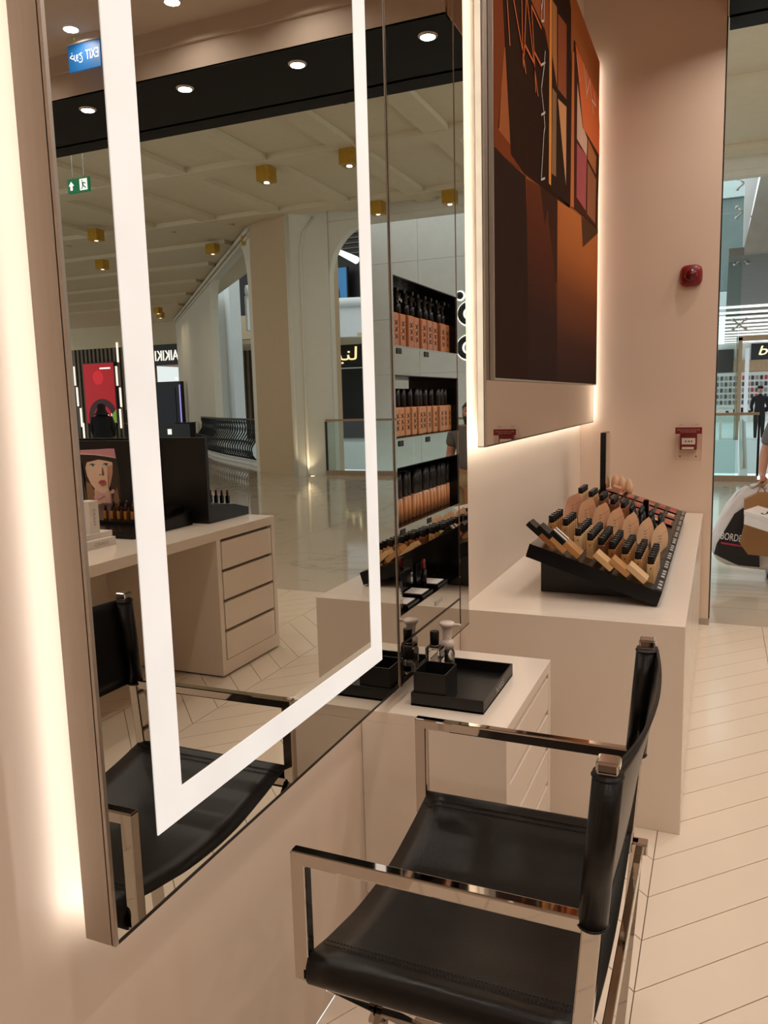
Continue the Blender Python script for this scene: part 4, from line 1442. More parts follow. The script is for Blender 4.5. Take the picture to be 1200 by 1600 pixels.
# veins for every mall slab
for mm in (M['marble'],):
    nt = mm.node_tree
    b = nt.nodes['Principled BSDF']
    wv = nt.nodes.new('ShaderNodeTexNoise')
    wv.inputs['Scale'].default_value = 0.38
    wv.inputs['Detail'].default_value = 9
    wv.inputs['Roughness'].default_value = 0.6
    wv.inputs['Distortion'].default_value = 1.6
    geo = nt.nodes.new('ShaderNodeNewGeometry')
    nt.links.new(geo.outputs['Position'], wv.inputs['Vector'])
    cr = nt.nodes.new('ShaderNodeValToRGB')
    e = cr.color_ramp.elements
    e[0].position = 0.485; e[0].color = (0, 0, 0, 1)
    e[1].position = 0.515; e[1].color = (0, 0, 0, 1)
    q = e.new(0.5); q.color = (1, 1, 1, 1)
    nt.links.new(wv.outputs['Fac'], cr.inputs['Fac'])
    mx = nt.nodes.new('ShaderNodeMix')
    mx.data_type = 'RGBA'
    old = b.inputs['Base Color'].links[0].from_socket
    nt.links.new(cr.outputs['Color'], mx.inputs['Factor'])
    nt.links.new(old, mx.inputs[6])
    mx.inputs[7].default_value = lin((172, 161, 146))
    nt.links.new(mx.outputs[2], b.inputs['Base Color'])

m = MB(M['fascia'])
m.box(-8, 20.5, 29.5, 50, -0.3, 0.0)
struct('floor_gallery', m)
m = MB(mat('lower_floor', (120, 124, 120), 0.3))
m.box(-10, 30, 16, 50, -6.2, -6.0)
struct('floor_lower', m)
# ceiling with ribs
MC = 5.85
m = MB(M['mall_ceiling'])
m.prism([(-8, 6.0), (34, 6.0), (34, 43.5), (16.4, 25.6), (7.9, 17.1), (7.4, 16.5), (-8, 16.5)], MC, MC + 0.2, 'z')
mc = struct('ceiling_mall', m)
for y in (9.2, 12.5, 15.75):
    obj('rib', MB(M['mall_ceiling']).box(-8, 30 if y > 15 else 34, y - 0.22, y + 0.22, MC - 0.10, MC), mc)
for x in (-1.6, 0.1, 1.7, 3.35, 4.95, 6.6, 8.25, 9.9, 11.55, 13.2, 14.85, 16.5):
    obj('rib', MB(M['mall_ceiling']).box(x - 0.2, x + 0.2, 6.1, min(16.3, 20), MC - 0.085, MC), mc)
for k in range(5):
    obj('rib', MB(M['mall_ceiling']).box(11.0 + k * 2.2, 34, 17.8 + k * 2.4, 18.2 + k * 2.4, MC - 0.10, MC), mc)
t = thing('ceiling_speaker', 'round grille set flush in the mall ceiling near the shopfront', 'speaker', (2.49, 10.15, MC))
obj('grille', MB(M['slat']).lathe([(0.19, -0.001), (0.2, -0.008), (0.0001, -0.008)], (2.49, 10.15, MC), 24, cap=False), t)
t = thing('sprinkler_hatch', 'square ceiling hatch with three hanging nozzles in the mall ceiling', 'hatch', (3.85, 10.5, MC - 0.1))
obj('plate', MB(M['mall_white']).box(3.62, 4.1, 10.25, 10.75, MC - 0.02, MC - 0.0005), t)
for a, b_ in ((3.72, 10.4), (3.86, 10.62), (4.0, 10.38)):
    obj('nozzle', MB(M['slat']).tube([(a, b_, MC - 0.02), (a, b_, MC - 0.14), (a, b_, MC - 0.15), (a, b_, MC - 0.16)], [0.012, 0.012, 0.04, 0.04], 8), t)

CUBES = [(6.6, 12.6), (4.9, 12.4), (4.25, 15.7), (5.85, 15.8), (12.6, 14.95), (11.3, 17.7), (9.9, 17.2), (16.3, 20.8), (17.8, 22.3), (20.9, 27.5), (21.9, 28.9), (8.25, 9.2), (3.3, 9.2), (16.5, 15.7), (15.2, 18.0), (24.0, 29.0), (0.2, 12.4)]
proto = None
for i, (x, y) in enumerate(CUBES):
    lab = 'gold cube lamp under the mall ceiling, %s nearest the shop' % ordn(sorted(CUBES, key=lambda p: p[1]).index((x, y)))
    z = MC - 0.10
    if proto is None:
        proto = thing('cube_lamp', lab, 'ceiling light', (x, y, z), 'gold cube lamps of the mall')
        obj('cube', MB(M['gold']).box(-0.13, 0.13, -0.13, 0.13, -0.25, 0, 0.004), proto, local=True)
        obj('bulb', MB(M['light_warm']).lathe([(0.045, -0.252), (0.0001, -0.254)], n=14, cap=False), proto, local=True)
    else:
        dup(proto, (x, y, z), lab, 'gold cube lamps of the mall')
    area_lamp('cube_lamp_light', (x, y, z - 0.265), 0.09, MALL_W * (0.12 if 15 < y < 16.2 else 1.0), (1.0, 0.86, 0.66), 2.7)

# corner pier and arcades around the void
m = MB(M['column_warm_lit'])
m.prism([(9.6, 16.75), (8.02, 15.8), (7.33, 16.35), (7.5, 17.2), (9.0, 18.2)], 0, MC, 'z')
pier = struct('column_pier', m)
m = MB(M['mall_white'])  # greyer colour stands for the daylight on this pier face
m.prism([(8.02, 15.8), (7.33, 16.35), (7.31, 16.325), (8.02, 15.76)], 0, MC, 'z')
obj('daylit_face_panel', m, pier, label='pier face coloured greyer for daylight beside the arch')
obj('moulding', MB(M['mall_white']).tube([(8.03, 15.78, 0), (8.03, 15.78, MC)], 0.05, 10), pier)
obj('moulding', MB(M['mall_white']).tube([(7.80, 15.925, 0), (7.80, 15.925, 4.9), (7.74, 15.975, 5.35), (7.55, 16.13, 5.7)], 0.03, 8), pier)


def arch_wall(P0, P1, s0, s1, top, rad, thick, length, mtl, name, z0=0.0):
    """straight wall with a round-cornered opening; profile in (s, z)"""
    P0, P1 = Vector(P0), Vector(P1)
    d = (P1 - P0).normalized()
    n = Vector((-d.y, d.x))
    arc = []
    for k in range(11):
        a = PI / 2 * k / 10
        arc.append((s0 + rad - rad * math.cos(a), top - rad * 1.15 + rad * 1.15 * math.sin(a)))
    for k in range(11):
        a = PI / 2 * (1 - k / 10)
        arc.append((s1 - rad + rad * math.cos(a), top - rad * 1.15 + rad * 1.15 * math.sin(a)))
    prof = [(0, z0), (s0, z0)] + arc + [(s1, z0), (length, z0), (length, MC), (0, MC)]
    mb = MB(mtl)
    mb.prism(prof, 0, thick, 'y')
    bmesh.ops.triangulate(mb.bm, faces=[f for f in mb.bm.faces if len(f.verts) > 4])
    for v in mb.bm.verts:
        s_, th, z = v.co
        q = P0 + d * s_ + n * th
        v.co = (q.x, q.y, z)
    bmesh.ops.recalc_face_normals(mb.bm, faces=mb.bm.faces[:])
    o = struct(name, mb)
    # cornice mouldings along the head of the wall
    for off, zz, r in ((-0.05, MC - 0.10, 0.05), (-0.03, MC - 0.24, 0.035)):
        q = [P0 + d * s_ - n * -off for s_ in (0, length)]
        obj('moulding', MB(mtl).tube([(q[0].x, q[0].y, zz), (q[1].x, q[1].y, zz)], r, 8), o)
    return o


arch_wall((9.6, 16.75), (16.2, 24.0), 0.45, 7.7, 5.63, 1.1, 0.25, 20.5, M['mall_white'], 'arcade_left')
arch_wall((7.33, 16.35), (-8, 16.35), 0.02, 14.5, 5.50, 1.0, -0.22, 15.3, M['mall_white'], 'arcade_front')
t = thing('uplight', 'small white floor uplight glowing at the foot of the mall column', 'floor light', (7.66, 15.86, 0.0))
obj('ring', MB(M['chrome']).lathe([(0.07, 0.001), (0.07, 0.004), (0.05, 0.004)], (7.66, 15.86, 0), 16, cap=False), t)
obj('lens', MB(M['light_warm']).lathe([(0.05, 0.003), (0.0001, 0.003)], (7.66, 15.86, 0), 16, cap=False), t)
area_lamp('uplight_lamp', (7.66, 15.86, 0.02), 0.08, 2.2, (1, 0.85, 0.62), 1.6, (PI + 0.12, 0, 0))

# stone wall with halo-lit ring letters behind the glass railing
SWY = 18.6
m = MB(M['stone'])
m.box(3.52, 7.27, SWY, SWY + 0.5, -6.0, 9.5)
stw = struct('wall_stone', m)
for i in range(3):
    for j in range(7):
        za = -0.4 + j * 1.35
        obj('stone_panel', MB(M['stone']).box(3.52 + i * 1.25 + 0.003, 3.52 + (i + 1) * 1.25 - 0.003, SWY - 0.025, SWY, za + 0.003, za + 1.347), stw)
sg = thing('ring_sign', 'halo lit black ring letters on the white stone wall', 'sign', (4.6, SWY - 0.05, 3.4))
q_ = (SWY - 0.05) / 16.72
for (x, z, r, hole) in ((4.38, 3.846, 0.075, 0), (4.185, 3.46, 0.24, 0.13), (4.205, 2.745, 0.25, 0.14)):
    x = (x + 0.85) * q_ - 0.85
    z = 1.65 + (z - 1.65) * q_
    r *= q_
    hole *= q_
    m = MB(M['black_satin'])
    if hole:
        m.lathe([(hole, 0), (r, 0), (r, 0.05), (hole, 0.05), (hole, 0)], n=28, cap=False)
    else:
        m.lathe([(0.0001, 0.05), (r, 0.05), (r, 0), (0.0001, 0)][::-1], n=20, cap=False)
    me = m.mesh('letter'); me.transform(Matrix.Translation((x, SWY - 0.06, z)) @ Matrix.Rotation(PI / 2, 4, 'X'))
    obj('letter', me, sg)
    m = MB(M['sign_white'])
    if hole:
        m.lathe([(hole - 0.04, 0), (r + 0.04, 0), (r + 0.04, 0.01), (hole - 0.04, 0.01), (hole - 0.04, 0)], n=28, cap=False)
    else:
        m.lathe([(0.0001, 0.01), (r + 0.04, 0.01), (r + 0.04, 0), (0.0001, 0)][::-1], n=20, cap=False)
    me = m.mesh('halo'); me.transform(Matrix.Translation((x, SWY - 0.028, z)) @ Matrix.Rotation(PI / 2, 4, 'X'))
    obj('halo', me, sg, label='white glow around the letter')


def glass_rail(x0, x1, y, label, tint):
    t = thing('glass_railing', label, 'railing', ((x0 + x1) / 2, y, 0))
    obj('curb', MB(M['wood']).box(x0, x1, y - 0.06, y + 0.06, 0, 0.10), t, label='brown curb under the glass')
    n = max(1, int((x1 - x0) / 1.5))
    for k in range(n):
        a = x0 + (x1 - x0) * k / n
        b = x0 + (x1 - x0) * (k + 1) / n
        obj('pane', MB(tint).box(a + 0.006, b - 0.006, y - 0.006, y + 0.006, 0.10, 1.22), t)
    obj('handrail', MB(M['wood']).box(x0, x1, y - 0.03, y + 0.03, 1.22, 1.27, 0.008), t)
    for x in (x0, x1):
        obj('end_post', MB(M['edge_dark']).box(x - 0.02, x + 0.02, y - 0.02, y + 0.02, 0.10, 1.22), t)
    return t


glass_rail(3.2, 7.45, 16.2, 'glass railing with brown handrail in front of the stone wall', M['green_glass'])
glass_rail(-1.2, 1.50, 16.05, 'glass railing with brown handrail right of the front wall', M['green_glass_b'])

# bellied wrought iron balustrade
t = thing('iron_balustrade', 'black wrought iron balustrade with bellied scrolls across the arch', 'balustrade', (13.4, 20.9, 0))
BP = [(16.35, 24.05), (15.2, 22.85), (14.16, 21.69), (12.82, 20.40), (11.79, 19.50), (10.7, 18.55), (10.1, 17.95)]
BP = [(a + 0.10, b - 0.12) for a, b in BP]
path = refine(BP, 4)
obj('curb', MB(M['stone']).tube([(a, b, 0.04) for a, b in path], 0.10, 6), t)
obj('top_rail', MB(M['iron']).tube([(a, b, 1.24) for a, b in path], 0.035, 6), t)
obj('bottom_rail', MB(M['iron']).tube([(a, b, 0.17) for a, b in path], 0.022, 6), t)
L_ = [0]
for a, b in zip(path, path[1:]):
    L_.append(L_[-1] + math.dist(a, b))
NBAL = 34
nd = Vector((1, -0.98, 0)).normalized()
for k in range(NBAL):
    s_ = L_[-1] * (k + 0.5) / NBAL
    i = max(j for j in range(len(L_)) if L_[j] <= s_)
    i = min(i, len(path) - 2)
    u = (s_ - L_[i]) / (L_[i + 1] - L_[i])
    p = Vector((path[i][0] * (1 - u) + path[i + 1][0] * u, path[i][1] * (1 - u) + path[i + 1][1] * u, 0))
    tg = Vector((path[i + 1][0] - path[i][0], path[i + 1][1] - path[i][1], 0)).normalized()
    prof = [(0.0, 0.17), (0.16, 0.22), (0.25, 0.36), (0.24, 0.52), (0.13, 0.70), (0.02, 0.86), (-0.02, 1.02), (0.03, 1.16), (0.0, 1.24)]
    m = MB(M['iron'])
    m.tube([tuple(p + nd * a + Vector((0, 0, z))) for a, z in prof], 0.022, 5)
    for (zc, r, sg_) in ((0.95, 0.085, 1), (0.62, 0.075, -1), (0.36, 0.085, 1), (1.12, 0.06, -1)):
        off = [a for a, z in prof if z <= zc][-1]
        sp_ = []
        for q in range(11):
            a = q / 10 * 2.6 * PI
            rr = r * (1 - 0.06 * q)
            sp_.append(tuple(p + nd * off + tg * sg_ * (0.075 + rr * math.cos(a) * 0.8) + Vector((0, 0, zc + rr * math.sin(a)))))
        m.tube(sp_, 0.017, 4)
    obj('baluster', m, t)

# white gallery fascia across the void and dark upper shop behind it
GF = [(14.6, 24.4), (14.2, 24.9), (13.9, 26.0), (13.6, 29.3), (5, 30), (-6, 30)]
def band(pts, z0, z1, th, mtl):
    mb = MB(mtl)
    for (a, b) in zip(pts, pts[1:]):
        d = Vector((b[0] - a[0], b[1] - a[1])).normalized()
        n = Vector((-d.y, d.x)) * th
        mb.prism([a, b, (b[0] + n.x, b[1] + n.y), (a[0] + n.x, a[1] + n.y)], z0, z1, 'z')
    return mb
GP = refine(GF, 4)
up = obj('trim_5', band([(a, b) for a, b in GP if b > 22], 4.25, 5.45, -0.3, M['fascia'])); up['kind'] = 'structure'
obj('moulding', MB(M['fascia']).tube([(a - 0.05, b - 0.1, 5.6) for a, b in GP], 0.18, 10), up)
low = obj('trim_6', band([(20.4, 29.5), (-8, 29.5)], -1.1, 0.02, 0.2, M['fascia'])); low['kind'] = 'structure'
o = obj('gallery_ceiling', MB(M['mall_ceiling']).prism([(13.9, 29.4), (20.5, 29.6), (20.5, 33), (6.9, 33), (6.9, 30.1)], 4.22, 4.4, 'z')); o['kind'] = 'structure'
m = MB(M['dark'])
m.box(3, 22, 33.2, 33.6, 5.3, 10.5)
o = struct('wall_upper_shop', m)
for i in range(8):
    obj('louvre', MB(M['slat']).box(8, 20, 33.1, 33.2, 8.2 + i * 0.22, 8.24 + i * 0.22), o)
m = MB(M['fascia'])
m.box(17.7, 18.6, 27.9, 28.8, 0.0, 9.0)
m.tube([(17.75, 27.9, 0), (17.75, 27.9, 9.0)], 0.12, 10)
struct('column_rear', m)
t = thing('upper_screen', 'bright blue advertising screen on the dark upper gallery', 'screen', (15.3, 32.6, 6.8))
obj('frame', MB(M['dark']).box(14.55, 15.95, 32.65, 32.8, 5.75, 7.6), t)
obj('screen', MB(M['screen_blue']).box(14.6, 15.9, 32.63, 32.66, 5.8, 7.55), t)
m = MB(M['dark'])
m.face([(14.9, 32.62, 5.8), (15.6, 32.62, 5.8), (15.55, 32.62, 6.7), (15.35, 32.62, 7.1), (15.15, 32.62, 7.1), (14.95, 32.62, 6.6)])
obj('dark_figure', m, t)
t = thing('light_beam', 'long slanting white light bar over the dark upper gallery', 'light', (14.5, 32, 8.2))
obj('bar', MB(M['tube']).tube([(15.9, 32.4, 8.75), (13.6, 31.6, 7.6)], [0.05, 0.16], 8), t)
obj('mount', MB(M['dark']).tube([(15.9, 32.4, 8.75), (15.95, 32.9, 8.75)], 0.03, 6), t)

# ground level shop with a gold lettered sign, seen through the right arch
t = thing('far_shopfront', 'black shopfront with glowing cream letters beyond the right arch', 'shop', (13.5, 33.2, 0))
obj('fascia', MB(M['dark']).box(12.0, 19.0, 33.0, 33.3, 3.2, 4.22), t)
obj('shopfront', MB(M['dark']).box(12.0, 19.0, 33.1, 33.3, 0.0, 3.15), t)
obj('transom', MB(M['fascia']).box(12.0, 19.0, 33.0, 33.1, 3.15, 3.2), t)
place_text('lettering', '\uFE8E\uFEE8\uFEF4\uFEDF\u0627', M['sign_cream'], (15.1, 32.97, 3.75), (0, -1, 0), t, width=1.5, height=0.75, depth=0.02)

# clothes shop facade
FY = 33.0
t = thing('clothes_shop', 'shop facade of wood slats with a lit sign and warm interior', 'shop', (25, FY, 0))
m = MB(M['slat'])
for x0, x1 in ((19.0, 21.3), (25.75, 36.0)):
    m.box(x0, x1, FY + 0.12, FY + 0.25, 0, 5.25)
obj('wall_panel', m, t, kind='stuff')
m = MB(M['slat'])
for x0, x1 in ((19.0, 21.3), (25.75, 36.0)):
    x = x0
    while x < x1:
        m.box(x, x + 0.13, FY, FY + 0.12, 0.0, 5.25)
        x += 0.27
obj('slats', m, t, kind='stuff')
obj('sign_panel', MB(M['dark']).box(21.3, 25.75, FY - 0.05, FY + 0.2, 3.72, 4.75), t)
place_text('lettering', 'WAIKIKI', M['sign_white'], (24.55, FY - 0.08, 4.2), (0, -1, 0), t, width=2.0, height=0.5, depth=0.02)
place_text('lettering', 'LC', M['sign_white'], (22.9, FY - 0.08, 4.2), (0, -1, 0), t, width=0.6, height=0.5, depth=0.02)
obj('header', MB(M['mall_ceiling']).box(19.0, 36, FY - 0.02, FY + 0.3, 4.75, 5.85), t)
inn = mat('shop_interior', (196, 150, 120), 0.7)
obj('interior_wall', MB(inn).box(20.5, 26.2, FY + 5.0, FY + 5.1, 0, 3.9), t)
obj('interior_floor', MB(M['marble']).box(20.5, 26.2, FY + 0.2, FY + 5.0, -0.02, 0.0), t)
obj('interior_ceiling', MB(inn).box(20.5, 26.2, FY + 0.25, FY + 5.0, 3.75, 3.85), t)
rr = random.Random(3)
for k in range(26):
    x, y = rr.uniform(21.4, 25.6), rr.uniform(FY + 0.5, FY + 4.8)
    obj('spot', MB(M['light_warm']).sphere((x, y, 3.5 + rr.uniform(-0.5, 0.15)), 0.05, 8), t)
area_lamp('shop_lamp', (23.6, FY + 2.4, 3.7), 2.0, 150, (1, 0.8, 0.62), 2.8)
for k in range(9):
    x = 21.5 + k * 0.5
    col = [(90, 60, 50), (140, 110, 90), (60, 60, 66), (150, 60, 50), (180, 170, 160)][k % 5]
    key = 'garment%d' % (k % 5)
    if key not in M:
        M[key] = mat('garment', col, 0.8)
    obj('garment', MB(M[key]).box(x, x + 0.32, FY + 4.6, FY + 4.9, 0.5 + (k % 2) * 0.9, 1.3 + (k % 2) * 0.9, 0.05), t)
obj('green_banner', MB(M['screen_green']).box(24.9, 25.3, FY + 3.0, FY + 3.03, 1.4, 2.9), t)
obj('green_banner', MB(M['screen_green']).box(20.75, 21.0, FY + 3.0, FY + 3.03, 1.0, 2.4), t)
for (x, z) in [(31.1, 4.5), (30.95, 3.4), (30.85, 2.3), (30.7, 1.2), (30.6, 0.4), (29.95, 0.8), (30.05, 1.9), (27.95, 4.5), (28.1, 3.3), (27.95, 2.2), (28.05, 1.1), (26.9, 1.9), (27.0, 3.0), (25.85, 4.2), (25.9, 1.6), (20.5, 4.2), (20.75, 3.1), (20.6, 1.4), (20.6, 0.4), (29.95, 2.9)]:
    obj('light_tube', MB(M['tube']).tube([(x, FY - 0.06, z - 0.5), (x, FY - 0.06, z + 0.5)], 0.05, 8), t)
t = thing('red_screen', 'tall red advertising screen on the slatted facade behind the shoppers', 'screen', (29.2, FY - 0.2, 0.9))
obj('frame', MB(M['dark']).box(28.15, 30.28, FY - 0.15, FY - 0.01, 0.85, 4.03), t)
obj('screen', MB(M['screen_red']).box(28.2, 30.22, FY - 0.17, FY - 0.15, 0.9, 3.98), t)
def disc(mtl, x, z, r, y, n=28, z0=-9):
    mb = MB(mtl)
    mb.face([(x + r * math.cos(2 * PI * k / n), y, max(z0, z + r * math.sin(2 * PI * k / n))) for k in range(n)][::-1])
    return mb
obj('printed_disc', disc(M['screen_bright_red'], 29.25, 3.25, 0.36, FY - 0.175), t)
obj('printed_disc', disc(M['screen_dark'], 29.1, 1.2, 0.95, FY - 0.175, z0=0.9), t)
obj('printed_disc', disc(M['screen_red'], 29.1, 1.2, 0.6, FY - 0.178, z0=0.9), t)
obj('green_corner', MB(M['screen_green']).face and (lambda q: (q.face([(28.2, FY - 0.176, 0.9), (28.9, FY - 0.176, 0.9), (28.2, FY - 0.176, 1.6)]), q)[1])(MB(M['screen_green'])), t)
place_text('lettering', 'LO', M['sign_white'], (28.75, FY - 0.18, 1.25), (0, -1, 0), t, width=0.5, height=0.28, depth=0.002)
obj('printed_bar', MB(M['sign_white']).box(28.4, 29.1, FY - 0.18, FY - 0.172, 3.68, 3.76), t)

# totem kiosk
t = thing('kiosk', 'black upright information kiosk with a dark screen and violet edge', 'kiosk', (21.7, 29, 0))
obj('body', MB(M['dark']).box(21.05, 22.4, 28.9, 29.15, 0.0, 2.75, 0.02), t)
obj('screen', MB(M['screen_navy']).box(21.35, 22.25, 28.87, 28.9, 0.9, 2.5), t)
obj('edge_tube', MB(M['violet']).tube([(21.08, 28.86, 0.4), (21.08, 28.86, 2.6)], 0.03, 6), t)
obj('sticker', MB(M['sign_white']).box(21.68, 21.88, 28.87, 28.9, 0.42, 0.66), t)
t = thing('dark_bin', 'low black box standing on the mall floor beside the kiosk', 'box', (18.8, 26, 0))
obj('body', MB(M['dark']).box(18.45, 19.15, 25.9, 26.3, 0.0, 0.98, 0.02), t)
obj('lid', MB(M['black_gloss']).box(18.43, 19.17, 25.88, 26.32, 0.98, 1.02, 0.01), t)


# ------------------------------------------------------------------ figures
def skin_mesh(name, verts, edges, radii, m, sub=2, root=0):
    me = bpy.data.meshes.new(name)
    me.from_pydata([Vector(v) for v in verts], edges, [])
    o = bpy.data.objects.new(name, me)
    COL.objects.link(o)
    sk = o.modifiers.new('skin', 'SKIN')
    sk.use_smooth_shade = True
    for i, r in enumerate(radii):
        d = me.skin_vertices[0].data[i]
        d.radius = r if isinstance(r, tuple) else (r, r)
        d.use_root = (i == root)
    sb = o.modifiers.new('sub', 'SUBSURF')
    sb.levels = sub
    sb.render_levels = sub
    dg = bpy.context.evaluated_depsgraph_get()
    out = bpy.data.meshes.new_from_object(o.evaluated_get(dg))
    bpy.data.objects.remove(o)
    out.name = name
    out.materials.clear()
    out.materials.append(m)
    for p in out.polygons:
        p.use_smooth = True
    return out


def head_parts(root, c, m_skin, m_hair, h=0.215, beard=False, yaw=0.0):
    """face looks along -y; c is the centre of the head"""
    R_ = Matrix.Translation(c) @ Matrix.Rotation(yaw, 4, 'Z')
    mb = MB(m_skin)
    mb.lathe([(0.001, -0.5), (0.20, -0.49), (0.29, -0.42), (0.335, -0.25), (0.36, -0.02), (0.37, 0.15), (0.335, 0.33), (0.22, 0.46), (0.001, 0.5)], n=20, cap=False, sy=1.18)
    for v in mb.bm.verts:
        if v.co.y < 0 and v.co.z < -0.2:
            v.co.x *= 0.92
    mb.sphere((0, -0.46, -0.07), 0.075, 10, sz=1.5, sy=0.9)      # nose
    mb.sphere((0, -0.42, 0.08), 0.06, 10, sz=1.8, sy=0.7)
    for s_ in (-1, 1):
        mb.sphere((s_ * 0.37, 0.02, -0.02), 0.10, 10, sx=0.35, sz=1.3, sy=0.8)
        mb.sphere((s_ * 0.15, -0.36, 0.11), 0.09, 8, sx=1.3, sz=0.4, sy=0.6)
    me = mb.mesh('head'); me.transform(R_ @ Matrix.Diagonal((h, h, h, 1)))
    hd = obj('head', me, root)
    mb = MB(M['white_print'])
    for s_ in (-1, 1):
        mb.sphere((s_ * 0.15, -0.385, 0.02), 0.05, 10, sx=1.2, sz=0.6, sy=0.6)
    me = mb.mesh('eye'); me.transform(R_ @ Matrix.Diagonal((h, h, h, 1)))
    o = obj('eyes', me, hd); o['kind'] = 'stuff'
    mb = MB(mat('lip', (140, 78, 68), 0.5))
    mb.sphere((0, -0.395, -0.27), 0.09, 10, sx=1.1, sz=0.35, sy=0.5)
    me = mb.mesh('mouth'); me.transform(R_ @ Matrix.Diagonal((h, h, h, 1)))
    obj('mouth', me, hd)
    if m_hair:
        mb = MB(m_hair)
        mb.lathe([(0.385, -0.02), (0.395, 0.15), (0.365, 0.35), (0.24, 0.49), (0.001, 0.545)], n=20, cap=False, sy=1.2)
        for v in mb.bm.verts:
            if v.co.y < -0.1 and v.co.z < 0.3:
                v.co.z = 0.30 + 0.1 * (v.co.z)
        me = mb.mesh('hair'); me.transform(R_ @ Matrix.Diagonal((h, h, h, 1)))
        obj('hair', me, hd)
    if beard:
        mb = MB(m_hair)
        mb.lathe([(0.001, -0.54), (0.22, -0.52), (0.31, -0.44), (0.352, -0.26), (0.362, -0.12)], n=20, cap=False, sy=1.19)
        for v in list(mb.bm.verts):
            if v.co.y > 0.12:
                v.co.y *= 0.8
        mb.sphere((0, -0.405, -0.20), 0.10, 10, sx=1.4, sz=0.3, sy=0.5)
        me = mb.mesh('beard'); me.transform(R_ @ Matrix.Diagonal((h, h, h, 1)))
        obj('beard', me, hd)
    return hd


# shopper with bags, cut by the right edge of the picture
X0, Y0 = 1.46, 7.72
t = thing('person', 'bearded person in grey shirt and khaki trousers carrying shopping bags', 'person', (X0, Y0, 0))
sh = 1.335
V = [(X0, Y0, 0.90), (X0, Y0, 1.05), (X0, Y0, 1.20), (X0, Y0 + 0.01, sh), (X0, Y0, 1.40), (X0, Y0 - 0.02, 1.46),
     (X0 - 0.18, Y0, sh - 0.01), (X0 - 0.245, Y0 + 0.02, 1.08), (X0 - 0.262, Y0 - 0.11, 0.955), (X0 - 0.262, Y0 - 0.17, 0.925),
     (X0 + 0.18, Y0, sh - 0.01), (X0 + 0.24, Y0 + 0.02, 1.08), (X0 + 0.22, Y0 - 0.10, 0.96), (X0 + 0.215, Y0 - 0.16, 0.955),
     (X0 - 0.095, Y0, 0.84), (X0 - 0.13, Y0 - 0.02, 0.47), (X0 - 0.15, Y0 + 0.03, 0.09), (X0 - 0.155, Y0 - 0.06, 0.045),
     (X0 + 0.095, Y0, 0.84), (X0 + 0.12, Y0 - 0.02, 0.47), (X0 + 0.13, Y0 + 0.03, 0.09), (X0 + 0.135, Y0 - 0.06, 0.045)]
E_ = [(0, 1), (1, 2), (2, 3), (3, 4), (4, 5), (3, 6), (6, 7), (7, 8), (8, 9), (3, 10), (10, 11), (11, 12), (12, 13), (0, 14), (14, 15), (15, 16), (16, 17), (0, 18), (18, 19), (19, 20), (20, 21)]
RD = [(0.155, 0.115), (0.14, 0.105), (0.15, 0.11), (0.125, 0.095), 0.06, 0.062, 0.062, 0.046, 0.034, 0.028, 0.062, 0.046, 0.034, 0.028, 0.09, 0.062, 0.042, 0.035, 0.09, 0.062, 0.042, 0.035]
obj('body', skin_mesh('body', V, E_, RD, M['skin'], 2, 0), t)
# shirt and trousers a little outside the body
sv = [V[0], V[1], V[2], V[3], (X0, Y0, 1.385), V[6], (X0 - 0.222, Y0 + 0.015, 1.16), V[10], (X0 + 0.22, Y0 + 0.015, 1.16)]
obj('shirt', skin_mesh('shirt', sv, [(0, 1), (1, 2), (2, 3), (3, 4), (3, 5), (5, 6), (3, 7), (7, 8)], [(0.185, 0.14), (0.17, 0.13), (0.178, 0.132), (0.145, 0.112), 0.078, 0.085, 0.072, 0.085, 0.072], M['shirt'], 2, 0), t)
tv = [(X0, Y0, 0.93), V[14], V[15], (X0 - 0.15, Y0 + 0.03, 0.10), V[18], V[19], (X0 + 0.13, Y0 + 0.03, 0.10)]
obj('trousers', skin_mesh('trousers', tv, [(0, 1), (1, 2), (2, 3), (0, 4), (4, 5), (5, 6)], [(0.172, 0.13), 0.108, 0.08, 0.066, 0.108, 0.08, 0.066], M['khaki'], 2, 0), t)
for s_, xx in ((-1, X0 - 0.152), (1, X0 + 0.132)):
    mb = MB(M['shoe'])
    mb.box(xx - 0.045, xx + 0.045, Y0 - 0.16, Y0 + 0.10, 0.0, 0.075, 0.03, seg=3)
    obj('shoe', mb, t, smooth=True)
head_parts(t, (X0 - 0.005, Y0 - 0.035, 1.505), M['skin'], M['hair'], 0.225, True, -0.15)


def hand(root, wr, m, fl=1.0):
    """hand closed round a handle below the wrist; thumb on the inner side"""
    w_ = Vector(wr)
    mb = MB(m)
    mb.box(w_.x - 0.020, w_.x + 0.020, w_.y - 0.085, w_.y + 0.005, w_.z - 0.05, w_.z + 0.022, 0.016, seg=3)
    ho = obj('hand', mb, root, smooth=True)
    for k, (ln, r) in enumerate(((0.030, 0.0088), (0.034, 0.0092), (0.032, 0.009), (0.026, 0.008))):
        yy = w_.y - 0.078 + k * 0.021
        P = [(w_.x - 0.012, yy, w_.z - 0.035), (w_.x - 0.030, yy - 0.004, w_.z - 0.060), (w_.x - 0.018, yy - 0.006, w_.z - 0.062 - ln * 0.8), (w_.x + 0.010, yy - 0.004, w_.z - 0.056 - ln * 0.6), (w_.x + 0.018, yy, w_.z - 0.045)]
        obj('finger', MB(m).tube(P, [r, r, r * 0.95, r * 0.9, r * 0.7], 8), ho)
    P = [(w_.x + 0.015, w_.y - 0.02, w_.z - 0.012), (w_.x + 0.034, w_.y - 0.045, w_.z - 0.03), (w_.x + 0.026, w_.y - 0.068, w_.z - 0.055), (w_.x + 0.010, w_.y - 0.078, w_.z - 0.068)]
    obj('thumb', MB(m).tube(P, [0.0115, 0.011, 0.010, 0.0075], 8), ho)


